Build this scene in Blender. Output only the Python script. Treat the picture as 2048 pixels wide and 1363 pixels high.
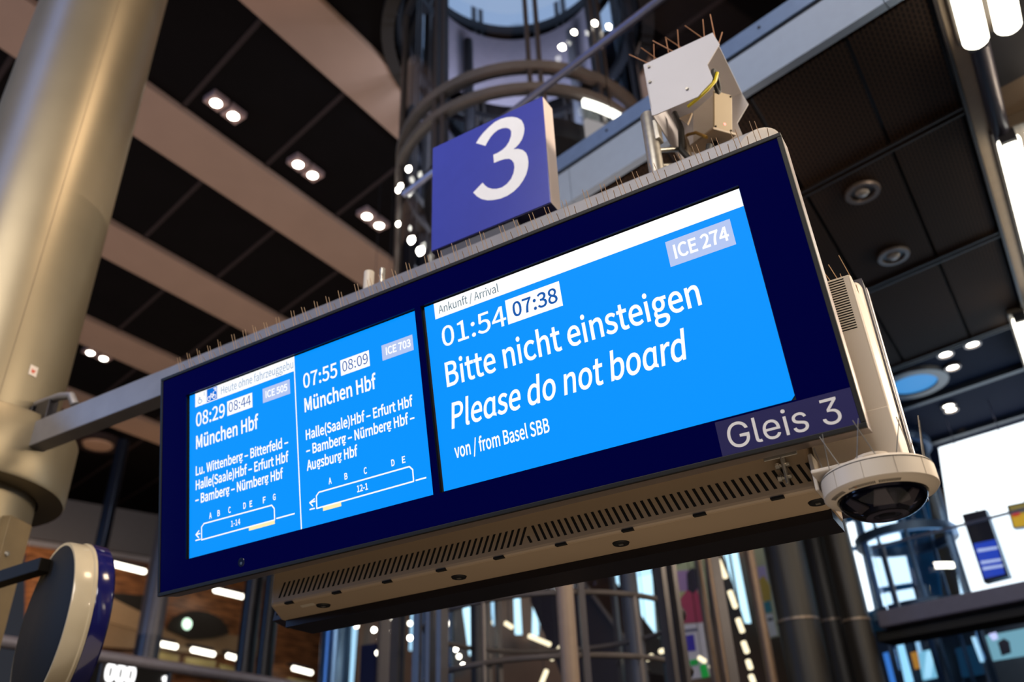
import bpy, bmesh, math, random
from math import sin, cos, pi, radians as rad, degrees, atan2, hypot, tan
from mathutils import Vector, Matrix
from mathutils.geometry import tessellate_polygon

for _o in list(bpy.data.objects): bpy.data.objects.remove(_o)
SC = bpy.context.scene
COL = SC.collection
random.seed(7)

# ------------------------------------------------------------------ camera
CAM_Z = 1.6
FPX = 1698.71                      # focal length in pixels of a 2048 px wide frame
PITCH, ROLL = 0.53750796, -0.0441393
_f = Vector((0, cos(PITCH), sin(PITCH))); _u = Vector((0, -sin(PITCH), cos(PITCH))); _r = Vector((1, 0, 0))
CR = cos(ROLL) * _r + sin(ROLL) * _u
CU = -sin(ROLL) * _r + cos(ROLL) * _u
CAM = Vector((0, 0, CAM_Z))
cd = bpy.data.cameras.new('camera'); cam = bpy.data.objects.new('camera', cd); COL.objects.link(cam)
cam.matrix_world = Matrix(((CR.x, CU.x, -_f.x, CAM.x), (CR.y, CU.y, -_f.y, CAM.y), (CR.z, CU.z, -_f.z, CAM.z), (0, 0, 0, 1)))
cd.sensor_width = 36; cd.lens = FPX * 36 / 2048; cd.clip_end = 300; cd.clip_start = 0.05
cd.dof.use_dof = True; cd.dof.focus_distance = 2.35; cd.dof.aperture_fstop = 1.9
SC.camera = cam

# ------------------------------------------------------------------ world, exposure
SC.view_settings.view_transform = 'Standard'; SC.view_settings.look = 'None'
SC.view_settings.exposure = 0.0; SC.view_settings.gamma = 1.0; SC.view_settings.use_curve_mapping = False
w = bpy.data.worlds.new('world'); SC.world = w; w.use_nodes = True
w.node_tree.nodes['Background'].inputs[0].default_value = (0.75, 0.8, 1.0, 1)
w.node_tree.nodes['Background'].inputs[1].default_value = 0.035
SC.cycles.max_bounces = 6; SC.cycles.diffuse_bounces = 3; SC.cycles.glossy_bounces = 4
SC.cycles.transparent_max_bounces = 16; SC.cycles.transmission_bounces = 6
SC.cycles.sample_clamp_indirect = 4.0; SC.cycles.caustics_reflective = False; SC.cycles.caustics_refractive = False
SC.cycles.use_denoising = True

def area(name, loc, aim, sx, sy, power, col):
    l = bpy.data.lights.new(name, 'AREA'); l.shape = 'RECTANGLE'; l.size = sx; l.size_y = sy
    l.energy = power; l.color = col
    o = bpy.data.objects.new(name, l); COL.objects.link(o); o.location = loc
    o.rotation_euler = (Vector(aim) - Vector(loc)).to_track_quat('-Z', 'Y').to_euler()
    return o
WARM = (1.0, 0.74, 0.5)
# the hall's lamps and its daylight, with added fill lights among them
area('hall_window_daylight', (-15, 2.5, 6.5), (-3, 4.2, 6), 3, 7, 420, (0.30, 0.52, 1.0))
area('column_streak_light', (-4.75, 1.75, 8.2), (-3.02, 4.23, 8.1), 0.95, 4.4, 40, (0.13, 0.30, 1.0))  # added narrow blue light that draws the streak on the column
area('platform_tube_light', (4.3, 1.2, 5.2), (1.2, 1.9, 2.7), 2.6, 0.5, 260, (1.0, 0.82, 0.62))
area('platform_tube_light_far', (6.2, 5.6, 5.2), (1.5, 2.0, 2.6), 2.6, 0.5, 120, (1.0, 0.80, 0.58))
area('front_fill', (-1.6, -2.4, 6.8), (-0.3, 2.4, 3.2), 5.5, 2.6, 440, (1.0, 0.92, 0.84))  # added fill from behind the camera for the display's front
area('column_highlight_light', (0.9, 1.9, 8.8), (-2.7, 4.0, 5.6), 1.0, 1.0, 75, WARM)  # added light for the warm highlight on the column
area('ceiling_fill', (-5, 11, 5.2), (-5, 11.01, 12), 14, 14, 400, (1.0, 0.79, 0.64))  # added broad fill that brightens the ceiling beams from below
area('platform_bounce', (0.6, 0.2, 0.15), (0.6, 0.3, 5), 4.6, 4.6, 40, (1.0, 0.78, 0.55))
area('gallery_lamp', (2.6, 5.2, 6.7), (1.3, 6.6, 8.0), 0.5, 0.3, 55, (1.0, 0.60, 0.40))
area('lift_fill', (0.25, 7.3, 9.2), (0.25, 8.9, 9.8), 1.2, 0.5, 120, (0.80, 0.86, 1.0))  # added fill to brighten the inside of the tower
area('back_wall_fill', (2.6, 12.5, 7.0), (3.4, 17, 4.6), 5.0, 0.8, 300, (1.0, 0.78, 0.56))  # added fill that lifts the back wall
area('far_shop_light', (-11, 16, 6.4), (-12, 22, 5.2), 8, 1, 230, (1.0, 0.62, 0.34))
area('poster_fill', (2.7, 7.2, 6.4), (2.3, 10.3, 4.0), 2.0, 0.6, 120, (1.0, 0.9, 0.78))  # added fill aimed at the hanging posters
area('street_daylight', (6.0, 9.0, 4.2), (4.2, 5.5, 5.9), 4, 1.6, 36, (0.35, 0.65, 1.0))

# ------------------------------------------------------------------ frames and pixel geometry
def ray(px, py):
    return (((px - 1024) / FPX) * CR - ((py - 681.5) / FPX) * CU + _f).normalized()
def hz(px, py, h):                  # point seen at (px, py) on the level plane h above the lens
    d = ray(px, py); return CAM + d * (h / d.z)
def vd(px, py, D):                  # point seen at (px, py) at plan distance D
    d = ray(px, py); return CAM + d * (D / hypot(d.x, d.y))
def frame(o, x, y, z):
    return Matrix(((x.x, y.x, z.x, o.x), (x.y, y.y, z.y, o.y), (x.z, y.z, z.z, o.z), (0, 0, 0, 1)))
ZZ = Vector((0, 0, 1))
YAW = -0.51640617; TILT = 0.18994021; HF = 0.81229
U = Vector((cos(YAW), sin(YAW), 0)); B = Vector((-sin(YAW), cos(YAW), 0))
ORG = Vector((-1.35360973, 2.84946445, 1.59768899 + CAM_Z))
SIGN = frame(ORG, U, B, ZZ)                     # x along the display, y away from the viewer, z up; origin top left corner
VF = (ZZ * cos(TILT) - B * sin(TILT))
FACE = frame(ORG, U, U.cross(VF) * -1, VF)      # the tilted front face
if (FACE.to_3x3() @ Vector((0, 1, 0))).dot(B) < 0: FACE = frame(ORG, U, U.cross(VF), VF)
BACKO = SIGN @ Vector((2.445, 0.943, 0))
VB = (ZZ * cos(TILT) + B * sin(TILT))
_by = (-U).cross(VB)
if _by.dot(B) > 0: _by = -_by
BFACE = frame(BACKO, -U, _by, VB)
WORLD = Matrix.Identity(4)
A1, A2 = rad(57.2), rad(-43.0)
E1 = Vector((cos(A1), sin(A1), 0)); E2 = Vector((cos(A2), sin(A2), 0))
N1 = Vector((sin(A1), -cos(A1), 0))             # level normal of the E1 lines
NF = Vector((-E2.y, E2.x, 0))                   # level normal of the E2 lines, away from the viewer
def hall(o): return frame(o, E1, -N1, ZZ)       # x along E1
def hall2(o): return frame(o, E2, NF, ZZ)       # x along E2, y away

# ------------------------------------------------------------------ materials
def lin(h):
    c = [int(h[i:i + 2], 16) / 255 for i in (0, 2, 4)]
    return tuple(v / 12.92 if v <= 0.04045 else ((v + 0.055) / 1.055) ** 2.4 for v in c) + (1,)
MATS = {}
def mat(name, col, rough=0.5, metal=0.0, emit=0.0, noise=0.06, scale=14.0, coat=0.0, bump=0.0, spec=0.5):
    if name in MATS: return MATS[name]
    m = bpy.data.materials.new(name); m.use_nodes = True; nt = m.node_tree; b = nt.nodes['Principled BSDF']
    c = lin(col) if isinstance(col, str) else tuple(col) + (1,)
    b.inputs['Roughness'].default_value = rough; b.inputs['Metallic'].default_value = metal
    b.inputs['Coat Weight'].default_value = coat; b.inputs['Coat Roughness'].default_value = 0.04
    b.inputs['Base Color'].default_value = c; b.inputs['Specular IOR Level'].default_value = spec
    if emit:
        b.inputs['Specular IOR Level'].default_value = 0.06
        b.inputs['Emission Color'].default_value = c; b.inputs['Emission Strength'].default_value = emit
        b.inputs['Base Color'].default_value = (0.004, 0.004, 0.004, 1)
    elif noise:
        tc = nt.nodes.new('ShaderNodeTexCoord'); n = nt.nodes.new('ShaderNodeTexNoise'); n.inputs['Scale'].default_value = scale
        n.inputs['Detail'].default_value = 4
        r = nt.nodes.new('ShaderNodeValToRGB'); r.color_ramp.elements[0].position = 0.3; r.color_ramp.elements[1].position = 0.7
        r.color_ramp.elements[0].color = tuple(max(0, v * (1 - noise)) for v in c[:3]) + (1,)
        r.color_ramp.elements[1].color = tuple(v * (1 + noise) for v in c[:3]) + (1,)
        nt.links.new(tc.outputs['Object'], n.inputs['Vector']); nt.links.new(n.outputs['Fac'], r.inputs['Fac'])
        nt.links.new(r.outputs['Color'], b.inputs['Base Color'])
        if bump:
            bp = nt.nodes.new('ShaderNodeBump'); bp.inputs['Strength'].default_value = bump; bp.inputs['Distance'].default_value = 0.01
            nt.links.new(n.outputs['Fac'], bp.inputs['Height']); nt.links.new(bp.outputs['Normal'], b.inputs['Normal'])
    MATS[name] = m; return m
def glass(name, tint, refl=0.12, rough=0.02):
    if name in MATS: return MATS[name]
    m = bpy.data.materials.new(name); m.use_nodes = True; nt = m.node_tree; nt.nodes.clear()
    out = nt.nodes.new('ShaderNodeOutputMaterial'); mx = nt.nodes.new('ShaderNodeMixShader')
    t = nt.nodes.new('ShaderNodeBsdfTransparent'); t.inputs[0].default_value = tuple(tint) + (1,)
    g = nt.nodes.new('ShaderNodeBsdfGlossy'); g.inputs['Roughness'].default_value = rough; g.inputs[0].default_value = (0.9, 0.95, 1, 1)
    lw = nt.nodes.new('ShaderNodeLayerWeight'); lw.inputs['Blend'].default_value = refl
    nt.links.new(lw.outputs['Fresnel'], mx.inputs[0]); nt.links.new(t.outputs[0], mx.inputs[1]); nt.links.new(g.outputs[0], mx.inputs[2])
    nt.links.new(mx.outputs[0], out.inputs[0]); MATS[name] = m; return m
def perforated(name, c1, c2, bw, rh):
    m = bpy.data.materials.new(name); m.use_nodes = True; nt = m.node_tree; b = nt.nodes['Principled BSDF']
    tc = nt.nodes.new('ShaderNodeTexCoord'); br = nt.nodes.new('ShaderNodeTexBrick')
    br.inputs['Scale'].default_value = 1; br.inputs['Brick Width'].default_value = bw; br.inputs['Row Height'].default_value = rh
    br.inputs['Mortar Size'].default_value = rh * 0.28; br.inputs['Mortar Smooth'].default_value = 0.3
    br.inputs['Color1'].default_value = lin(c1); br.inputs['Color2'].default_value = lin(c1); br.inputs['Mortar'].default_value = lin(c2)
    nt.links.new(tc.outputs['Object'], br.inputs['Vector']); nt.links.new(br.outputs['Color'], b.inputs['Base Color'])
    b.inputs['Roughness'].default_value = 0.8; b.inputs['Specular IOR Level'].default_value = 0.12; MATS[name] = m; return m
def wood(name, c1, c2):
    m = bpy.data.materials.new(name); m.use_nodes = True; nt = m.node_tree; b = nt.nodes['Principled BSDF']
    tc = nt.nodes.new('ShaderNodeTexCoord'); n = nt.nodes.new('ShaderNodeTexNoise'); mp = nt.nodes.new('ShaderNodeMapping')
    mp.inputs['Scale'].default_value = (0.8, 0.8, 6); n.inputs['Scale'].default_value = 2.2; n.inputs['Detail'].default_value = 6
    r = nt.nodes.new('ShaderNodeValToRGB'); r.color_ramp.elements[0].position = 0.35; r.color_ramp.elements[1].position = 0.68
    r.color_ramp.elements[0].color = lin(c1); r.color_ramp.elements[1].color = lin(c2)
    nt.links.new(tc.outputs['Object'], mp.inputs['Vector']); nt.links.new(mp.outputs[0], n.inputs['Vector'])
    nt.links.new(n.outputs['Fac'], r.inputs['Fac']); nt.links.new(r.outputs['Color'], b.inputs['Base Color'])
    b.inputs['Roughness'].default_value = 0.4; MATS[name] = m; return m

# ------------------------------------------------------------------ mesh builder
class MB:
    def __init__(s): s.v = []; s.f = []
    def add(s, vs, fs):
        k = len(s.v); s.v += [Vector(p) for p in vs]; s.f += [tuple(i + k for i in f) for f in fs]; return s
    def box(s, x0, x1, y0, y1, z0, z1):
        return s.add([(x0, y0, z0), (x1, y0, z0), (x1, y1, z0), (x0, y1, z0), (x0, y0, z1), (x1, y0, z1), (x1, y1, z1), (x0, y1, z1)],
                     [(3, 2, 1, 0), (4, 5, 6, 7), (0, 1, 5, 4), (1, 2, 6, 5), (2, 3, 7, 6), (3, 0, 4, 7)])
    def prism(s, poly, d):                      # 3D polygon, pushed along d
        n = len(poly); d = Vector(d); a = [Vector(p) for p in poly]
        tris = tessellate_polygon([a])
        return s.add(a + [p + d for p in a], [tuple(t) for t in tris] + [tuple(n + i for i in reversed(t)) for t in tris] +
                     [(i, (i + 1) % n, n + (i + 1) % n, n + i) for i in range(n)])
    def tube(s, pts, r, n=10, closed=False):
        pts = [Vector(p) for p in pts]; m = len(pts); rs = r if isinstance(r, (list, tuple)) else [r] * m
        rings = []; ref = None
        for i, p in enumerate(pts):
            if closed: t = (pts[(i + 1) % m] - pts[i - 1]).normalized()
            else: t = (pts[min(i + 1, m - 1)] - pts[max(i - 1, 0)]).normalized()
            if ref is None: ref = t.orthogonal().normalized()
            ref = (ref - t * ref.dot(t)).normalized(); q = t.cross(ref)
            rings.append([p + (ref * cos(2 * pi * k / n) + q * sin(2 * pi * k / n)) * rs[i] for k in range(n)])
        fs = []
        for i in range(m if closed else m - 1):
            j = (i + 1) % m
            fs += [(i * n + k, i * n + (k + 1) % n, j * n + (k + 1) % n, j * n + k) for k in range(n)]
        if not closed: fs += [tuple(reversed(range(n))), tuple((m - 1) * n + k for k in range(n))]
        return s.add([v for rr in rings for v in rr], fs)
    def lathe(s, prof, c=(0, 0, 0), axis=(0, 0, 1), n=48, a0=0.0, a1=2 * pi, up=None):   # prof: (radius, height)
        c = Vector(c); ax = Vector(axis).normalized(); x = Vector(up) if up else ax.orthogonal().normalized(); y = ax.cross(x)
        full = abs(a1 - a0 - 2 * pi) < 1e-6; m = n if full else n + 1; vs = []
        for i in range(m):
            a = a0 + (a1 - a0) * i / n
            for r_, h in prof: vs.append(c + ax * h + (x * cos(a) + y * sin(a)) * r_)
        k = len(prof); fs = []
        for i in range(n):
            j = (i + 1) % m
            fs += [(i * k + q, j * k + q, j * k + q + 1, i * k + q + 1) for q in range(k - 1)]
        return s.add(vs, fs)
    def strip(s, pts, wd, y, dy=0.0004):        # drawn line in an x-z plane at depth y
        for i in range(len(pts) - 1):
            a = Vector((pts[i][0], pts[i][1])); b = Vector((pts[i + 1][0], pts[i + 1][1])); d = (b - a).normalized(); q = Vector((-d.y, d.x)) * wd / 2
            s.add([(a.x + q.x, y, a.y + q.y), (b.x + q.x, y, b.y + q.y), (b.x - q.x, y, b.y - q.y), (a.x - q.x, y, a.y - q.y)], [(0, 1, 2, 3)])
        for p in pts[1:-1] if pts[0] != pts[-1] else pts[1:]:
            s.add([(p[0] + cos(k * pi / 4) * wd / 2, y, p[1] + sin(k * pi / 4) * wd / 2) for k in range(8)], [tuple(range(8))])
        return s
    def build(s, name, m, parent=None, fr=None, smooth=False, bev=0.0, label=None, kind=None, sub=0):
        fr = fr or (FR[parent.name] if parent else WORLD)
        inv = Vector((0, 0, 0)) if not parent else BASE[parent.name]
        me = bpy.data.meshes.new(name); me.from_pydata([p - inv for p in s.v], [], s.f); me.update()
        bm = bmesh.new(); bm.from_mesh(me); bmesh.ops.recalc_face_normals(bm, faces=bm.faces)
        if smooth:
            for f_ in bm.faces: f_.smooth = True
            for e_ in bm.edges:
                if len(e_.link_faces) == 2 and e_.calc_face_angle(0) > rad(38): e_.smooth = False
        bm.to_mesh(me); bm.free()
        me.materials.append(m); o = bpy.data.objects.new(name, me); COL.objects.link(o)
        if parent: o.parent = parent
        else: o.matrix_world = fr
        FR[o.name] = fr; BASE[o.name] = inv
        if bev:
            md = o.modifiers.new('edge', 'BEVEL'); md.width = bev; md.segments = 3; md.limit_method = 'ANGLE'; md.harden_normals = False
        if label: o['label'] = label
        if kind: o['kind'] = kind
        return o
FR, BASE = {}, {}
def thing(name, label, cat, fr=None, base=(0, 0, 0), group=None, kind=None):
    fr = fr or WORLD; o = bpy.data.objects.new(name, None); COL.objects.link(o); o.empty_display_size = 0.1
    o.matrix_world = fr @ Matrix.Translation(base); FR[o.name] = fr; BASE[o.name] = Vector(base)
    o['label'] = label; o['category'] = cat
    if group: o['group'] = group
    if kind: o['kind'] = kind
    return o
def tag(o, label, cat, group=None):
    o['label'] = label; o['category'] = cat
    if group: o['group'] = group
    return o
def struct(mb, name, m, fr=None, **k):
    return mb.build(name, m, None, fr, kind='structure', **k)
# outlines of the lettering: character -> [advance, contours]
G1={" ":[110,[]],
"(":[166,[[117,-96,145,-84,122,-41,104,5,92,53,85,103,82,152,85,202,92,251,104,299,122,345,145,388,117,401,92,356,72,309,57,260,48,208,45,152,48,97,57,44,72,-5,92,-51]]],
")":[166,[[49,-96,73,-51,93,-5,108,44,117,97,121,152,117,208,108,260,93,309,73,356,49,401,21,388,43,345,61,299,74,251,81,202,84,152,81,103,74,53,61,5,43,-41,21,-84]]],
"-":[170,[[23,120,148,120,148,154,23,154]]],
".":[136,[[68,-6,78,-5,87,0,94,7,99,16,100,27,99,39,94,48,87,56,78,60,68,62,58,60,49,56,42,48,37,39,36,27,37,16,42,7,49,0,58,-5]]],
"/":[192,[[5,-88,38,-88,185,389,152,389]]],
"0":[272,[[136,-6,174,1,205,23,228,61,243,113,248,181,243,248,228,300,205,336,174,358,136,366,98,358,67,336,44,300,30,248,25,181,30,113,44,61,67,23,98,1],[136,30,114,35,95,53,80,82,71,125,68,181,71,237,80,279,95,308,114,325,136,330,159,325,178,308,192,279,202,237,205,181,202,125,192,82,178,53,159,35]]],
"1":[272,[[43,0,240,0,240,37,168,37,168,359,134,359,122,353,108,347,94,342,77,338,59,334,59,305,124,305,124,37,43,37]]],
"2":[272,[[22,0,248,0,248,39,148,39,137,39,125,38,113,37,101,36,89,35,136,82,175,128,205,173,224,217,230,260,226,296,212,325,190,347,161,361,125,366,100,363,77,356,56,345,37,331,20,313,46,288,58,301,72,313,87,322,103,327,120,329,144,326,163,316,176,301,184,282,186,258,180,220,161,178,128,133,82,82,22,26]]],
"3":[272,[[129,-6,166,-2,197,11,222,32,239,61,245,96,241,124,230,147,214,165,193,179,169,187,169,190,190,200,208,213,221,231,229,252,232,276,227,307,213,332,191,350,162,362,127,366,104,364,82,358,62,349,44,337,27,323,51,295,64,306,78,316,93,323,109,328,126,329,147,327,164,319,176,307,184,292,187,273,184,251,173,232,154,217,126,207,87,204,87,170,131,166,163,157,184,142,195,122,199,98,196,75,186,56,170,42,150,34,126,31,103,33,83,39,66,48,51,59,37,72,14,43,30,28,49,14,71,4,98,-4]]],
"4":[272,[[167,0,209,0,209,99,257,99,257,135,209,135,209,359,159,359,10,128,10,99,167,99],[167,135,56,135,138,257,144,268,150,279,156,289,162,300,167,310,169,310,168,298,168,285,167,270,167,257,167,245]]],
"5":[272,[[128,-6,164,-1,196,14,222,39,240,74,246,117,241,159,225,191,202,214,172,227,138,231,125,231,114,229,104,226,94,222,84,217,93,321,228,321,228,359,54,359,42,192,66,176,78,184,89,190,100,194,113,197,126,198,151,194,172,184,187,167,197,144,200,116,197,87,186,63,169,46,148,35,124,31,101,33,81,39,64,48,49,59,36,71,13,41,29,27,48,14,71,3,97,-4]]],
"7":[272,[[97,0,144,0,149,78,159,147,177,209,206,270,249,332,249,359,24,359,24,321,199,321,161,263,134,205,115,144,103,76]]],
"8":[272,[[137,-6,175,-2,206,11,229,31,244,57,250,86,246,113,237,136,224,154,208,169,189,181,189,183,202,195,215,210,226,228,234,248,237,270,232,301,220,327,199,347,172,360,138,365,107,360,79,348,58,329,45,304,40,274,42,252,49,233,60,217,73,203,88,191,88,189,69,176,51,160,36,140,26,116,23,89,28,58,44,32,68,11,100,-2],[162,195,137,206,115,218,97,232,85,251,80,274,83,293,91,309,103,321,119,329,138,331,159,328,176,319,188,306,196,288,199,268,197,252,193,237,185,222,175,208],[138,27,113,30,93,39,76,53,66,72,62,93,65,113,71,131,82,148,96,162,112,175,141,162,167,149,188,133,202,113,207,88,204,68,195,51,180,38,161,30]]],
"9":[272,[[115,-6,155,1,190,23,219,61,238,118,246,195,240,257,223,304,197,339,164,359,125,366,92,360,64,345,42,320,27,288,22,249,26,209,39,177,60,155,87,141,121,136,139,138,156,144,173,153,189,165,203,180,197,122,184,79,164,51,140,36,114,31,100,32,87,36,74,41,63,49,53,58,28,30,41,18,56,8,74,0,93,-5],[203,218,188,199,173,186,158,177,143,171,128,170,105,173,87,184,74,200,66,222,64,249,67,277,75,299,88,316,105,327,125,331,150,326,171,312,187,289,197,258]]],
":":[136,[[68,191,78,193,87,197,94,205,99,214,100,225,99,237,94,246,87,254,78,258,68,260,58,258,49,254,42,246,37,237,36,225,37,214,42,205,49,197,58,193],[68,-6,78,-5,87,0,94,7,99,16,100,27,99,39,94,48,87,56,78,60,68,62,58,60,49,56,42,48,37,39,36,27,37,16,42,7,49,0,58,-5]]],
"A":[298,[[2,0,48,0,82,110,214,110,248,0,296,0,174,359,124,359],[94,146,111,201,119,225,126,249,133,273,140,298,147,323,149,323,156,298,163,273,170,249,178,225,185,201,202,146]]],
"B":[322,[[50,0,164,0,209,4,246,17,275,38,294,67,300,105,296,132,287,154,271,171,251,184,227,191,227,194,245,202,260,215,271,232,277,251,279,272,274,305,257,330,231,347,197,356,156,359,50,359],[95,207,95,324,150,324,180,322,204,315,221,304,231,288,235,266,232,245,222,229,205,217,181,209,148,207],[95,36,95,172,157,172,192,169,219,162,239,149,251,131,255,107,251,81,239,61,219,47,191,39,157,36]]],
"C":[313,[[185,-6,211,-4,236,2,257,13,277,27,295,45,270,74,256,60,241,49,224,40,206,35,187,33,149,40,118,59,95,90,80,131,75,181,80,230,95,271,119,301,150,320,188,326,206,324,222,320,237,313,250,303,262,292,286,322,272,335,255,347,235,357,213,363,188,366,136,357,92,334,58,295,36,243,28,179,36,115,58,64,91,25,134,2]]],
"D":[337,[[50,0,141,0,200,8,247,31,281,68,301,118,308,181,301,243,281,293,246,330,199,352,139,359,50,359],[95,37,95,323,135,323,181,317,216,299,242,270,257,231,262,181,257,131,242,91,216,62,181,43,135,37]]],
"E":[289,[[50,0,262,0,262,39,95,39,95,170,231,170,231,208,95,208,95,321,256,321,256,359,50,359]]],
"F":[271,[[50,0,95,0,95,161,232,161,232,200,95,200,95,321,256,321,256,359,50,359]]],
"G":[338,[[191,-6,218,-4,244,1,266,10,286,22,301,35,301,186,183,186,183,149,260,149,260,54,250,47,238,41,225,37,210,34,195,33,153,40,120,59,95,90,80,131,75,181,80,230,96,271,121,301,154,320,195,326,215,324,232,319,247,312,260,303,272,292,297,322,283,334,266,346,245,356,221,363,193,366,139,357,94,334,59,295,36,243,28,179,36,115,58,64,93,25,137,2]]],
"H":[357,[[50,0,95,0,95,170,262,170,262,0,308,0,308,359,262,359,262,209,95,209,95,359,50,359]]],
"I":[144,[[50,0,95,0,95,359,50,359]]],
"L":[266,[[50,0,252,0,252,39,95,39,95,359,50,359]]],
"M":[398,[[50,0,90,0,90,199,90,219,89,241,88,263,86,285,84,305,86,305,115,223,183,36,214,36,281,223,310,305,312,305,311,285,309,263,308,241,307,219,306,199,306,0,349,0,349,359,294,359,225,167,221,152,216,137,211,122,206,107,200,92,199,92,193,107,188,122,183,137,178,152,173,167,104,359,50,359]]],
"N":[354,[[50,0,92,0,92,189,92,211,91,234,90,257,88,279,87,301,89,301,127,227,258,0,305,0,305,359,262,359,262,173,262,150,263,127,265,104,266,81,268,59,266,59,227,133,96,359,50,359]]],
"P":[310,[[50,0,95,0,95,143,154,143,198,147,235,160,262,182,280,213,286,254,280,295,262,325,234,345,197,356,152,359,50,359],[95,180,95,323,146,323,180,320,207,313,226,301,237,281,241,254,238,226,227,206,208,191,182,183,148,180]]],
"S":[292,[[149,-6,191,-1,224,13,250,35,266,63,271,96,267,124,257,147,241,165,221,180,197,192,146,214,129,221,113,230,99,241,90,255,86,274,89,292,98,306,112,317,131,324,153,326,173,324,190,320,207,313,222,304,235,293,259,322,242,336,223,348,202,358,178,364,153,366,117,361,85,348,61,328,46,302,40,271,45,242,56,220,73,202,93,188,113,178,165,156,184,147,201,137,214,126,222,111,225,92,222,72,212,56,197,44,176,36,150,33,127,35,106,41,86,51,67,63,50,78,24,47,44,29,66,14,92,3,119,-4]]],
"W":[430,[[89,0,143,0,196,217,200,233,203,250,207,266,211,282,214,299,216,299,220,282,223,266,227,250,230,233,234,217,288,0,343,0,417,359,374,359,335,164,331,140,327,117,324,94,320,71,316,47,313,47,308,71,303,94,297,117,292,141,287,164,237,359,196,359,146,164,141,140,136,117,130,94,125,71,121,47,119,47,114,71,110,94,106,117,101,140,97,164,59,359,13,359]]],
"X":[281,[[8,0,56,0,108,97,113,108,119,119,125,131,131,143,137,155,139,155,146,143,152,131,158,119,164,108,170,97,223,0,273,0,168,183,266,359,218,359,170,268,165,258,160,248,155,238,150,227,145,215,143,215,136,227,130,238,125,248,120,258,114,268,65,359,15,359,113,186]]],
"a":[276,[[106,-6,126,-4,144,1,162,9,179,20,195,32,196,32,200,0,237,0,237,164,233,201,223,231,205,254,179,268,145,273,119,271,96,265,75,257,56,248,40,238,57,207,71,216,86,224,102,230,119,234,137,236,160,232,175,222,185,207,191,189,192,169,132,159,86,145,54,125,35,100,29,69,33,43,43,22,60,6,81,-3],[119,30,104,31,91,36,81,44,74,56,72,72,76,91,88,107,111,121,145,131,192,139,192,65,177,52,163,43,148,36,134,31]]],
"b":[303,[[162,-6,198,0,229,18,255,47,272,87,278,137,274,183,260,221,239,249,209,267,172,273,154,271,137,266,120,258,103,248,88,236,90,283,90,390,45,390,45,0,81,0,85,27,87,27,101,16,116,6,132,-1,147,-5],[155,31,144,32,131,35,118,40,104,48,90,59,90,199,105,212,119,222,134,229,147,234,161,235,188,231,208,218,221,197,229,170,231,137,228,101,217,71,201,50,180,36]]],
"c":[250,[[150,-6,169,-5,187,-1,205,6,221,16,236,27,217,57,206,49,194,42,182,36,168,32,154,31,127,36,104,49,86,70,75,99,72,133,76,167,87,195,105,217,128,231,155,235,167,234,179,231,189,226,199,220,208,212,231,242,219,251,206,260,190,267,173,271,153,273,114,267,79,249,51,221,32,181,25,133,32,84,49,46,76,17,110,0]]],
"d":[304,[[136,-6,154,-4,172,1,188,9,203,20,217,31,218,31,222,0,259,0,259,390,214,390,214,288,216,242,202,253,189,261,174,268,159,272,141,273,106,267,74,249,49,219,32,181,26,133,31,84,45,46,68,17,99,0],[146,31,120,36,100,49,85,70,75,98,72,133,76,167,87,195,104,217,125,231,149,235,162,234,175,231,188,226,201,218,214,207,214,68,201,54,187,44,174,37,160,33]]],
"e":[272,[[153,-6,174,-5,192,-1,210,5,226,12,240,21,225,50,212,43,200,37,187,33,173,30,158,29,130,34,106,46,87,65,75,91,70,123,249,123,250,127,250,132,251,137,251,142,251,148,246,190,233,225,211,251,182,267,145,273,109,267,76,249,50,220,32,181,25,133,32,85,50,46,77,17,112,0],[69,154,76,183,87,206,104,223,124,234,146,237,168,234,187,224,200,207,209,184,212,154]]],
"f":[159,[[16,230,52,230,52,0,97,0,97,230,153,230,153,266,97,266,97,308,99,327,103,342,111,352,121,359,135,361,141,360,147,360,153,358,159,356,165,353,175,388,167,391,158,393,149,395,140,396,130,397,102,393,80,381,64,363,55,339,52,309,52,266,16,264]]],
"g":[276,[[135,-123,180,-118,218,-104,246,-84,263,-59,270,-30,266,-7,255,11,236,23,210,31,177,33,125,33,106,34,93,38,84,44,79,52,78,62,79,70,81,77,85,83,90,89,95,94,102,90,110,88,118,86,126,85,134,84,166,88,192,101,213,120,227,145,232,177,231,190,228,203,223,214,217,224,210,232,265,232,265,266,172,266,166,268,159,270,151,272,143,273,134,273,103,269,76,256,54,237,40,210,35,178,37,160,42,143,50,128,59,116,70,106,70,104,61,98,53,89,46,79,42,68,40,55,41,43,45,33,50,24,56,17,64,11,64,9,51,-1,40,-12,32,-25,27,-38,25,-51,30,-76,45,-96,68,-111,99,-120],[134,115,117,118,101,126,89,139,81,156,78,178,81,199,89,217,101,230,117,237,134,240,152,237,168,230,180,217,188,199,191,178,188,156,180,139,168,126,152,118],[141,-92,115,-90,93,-83,77,-74,68,-61,64,-45,65,-36,68,-27,73,-17,81,-9,91,0,98,-2,106,-3,113,-3,119,-4,125,-4,172,-4,191,-5,206,-9,217,-15,223,-25,225,-38,222,-54,211,-69,193,-81,170,-89]]],
"h":[298,[[45,0,90,0,90,193,105,208,119,219,133,227,147,232,163,234,182,231,196,223,206,209,211,189,213,163,213,0,258,0,258,169,255,205,245,235,229,256,206,269,176,273,156,271,137,264,119,255,103,242,88,228,90,283,90,390,45,390]]],
"i":[135,[[45,0,90,0,90,266,45,266],[68,321,78,322,86,326,92,333,96,341,98,351,96,361,92,369,86,375,78,379,68,380,58,379,50,375,44,369,40,361,38,351,40,341,44,333,50,326,58,322]]],
"k":[271,[[45,0,89,0,89,70,139,128,217,0,266,0,165,159,254,266,204,266,91,126,89,126,89,390,45,390]]],
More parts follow.
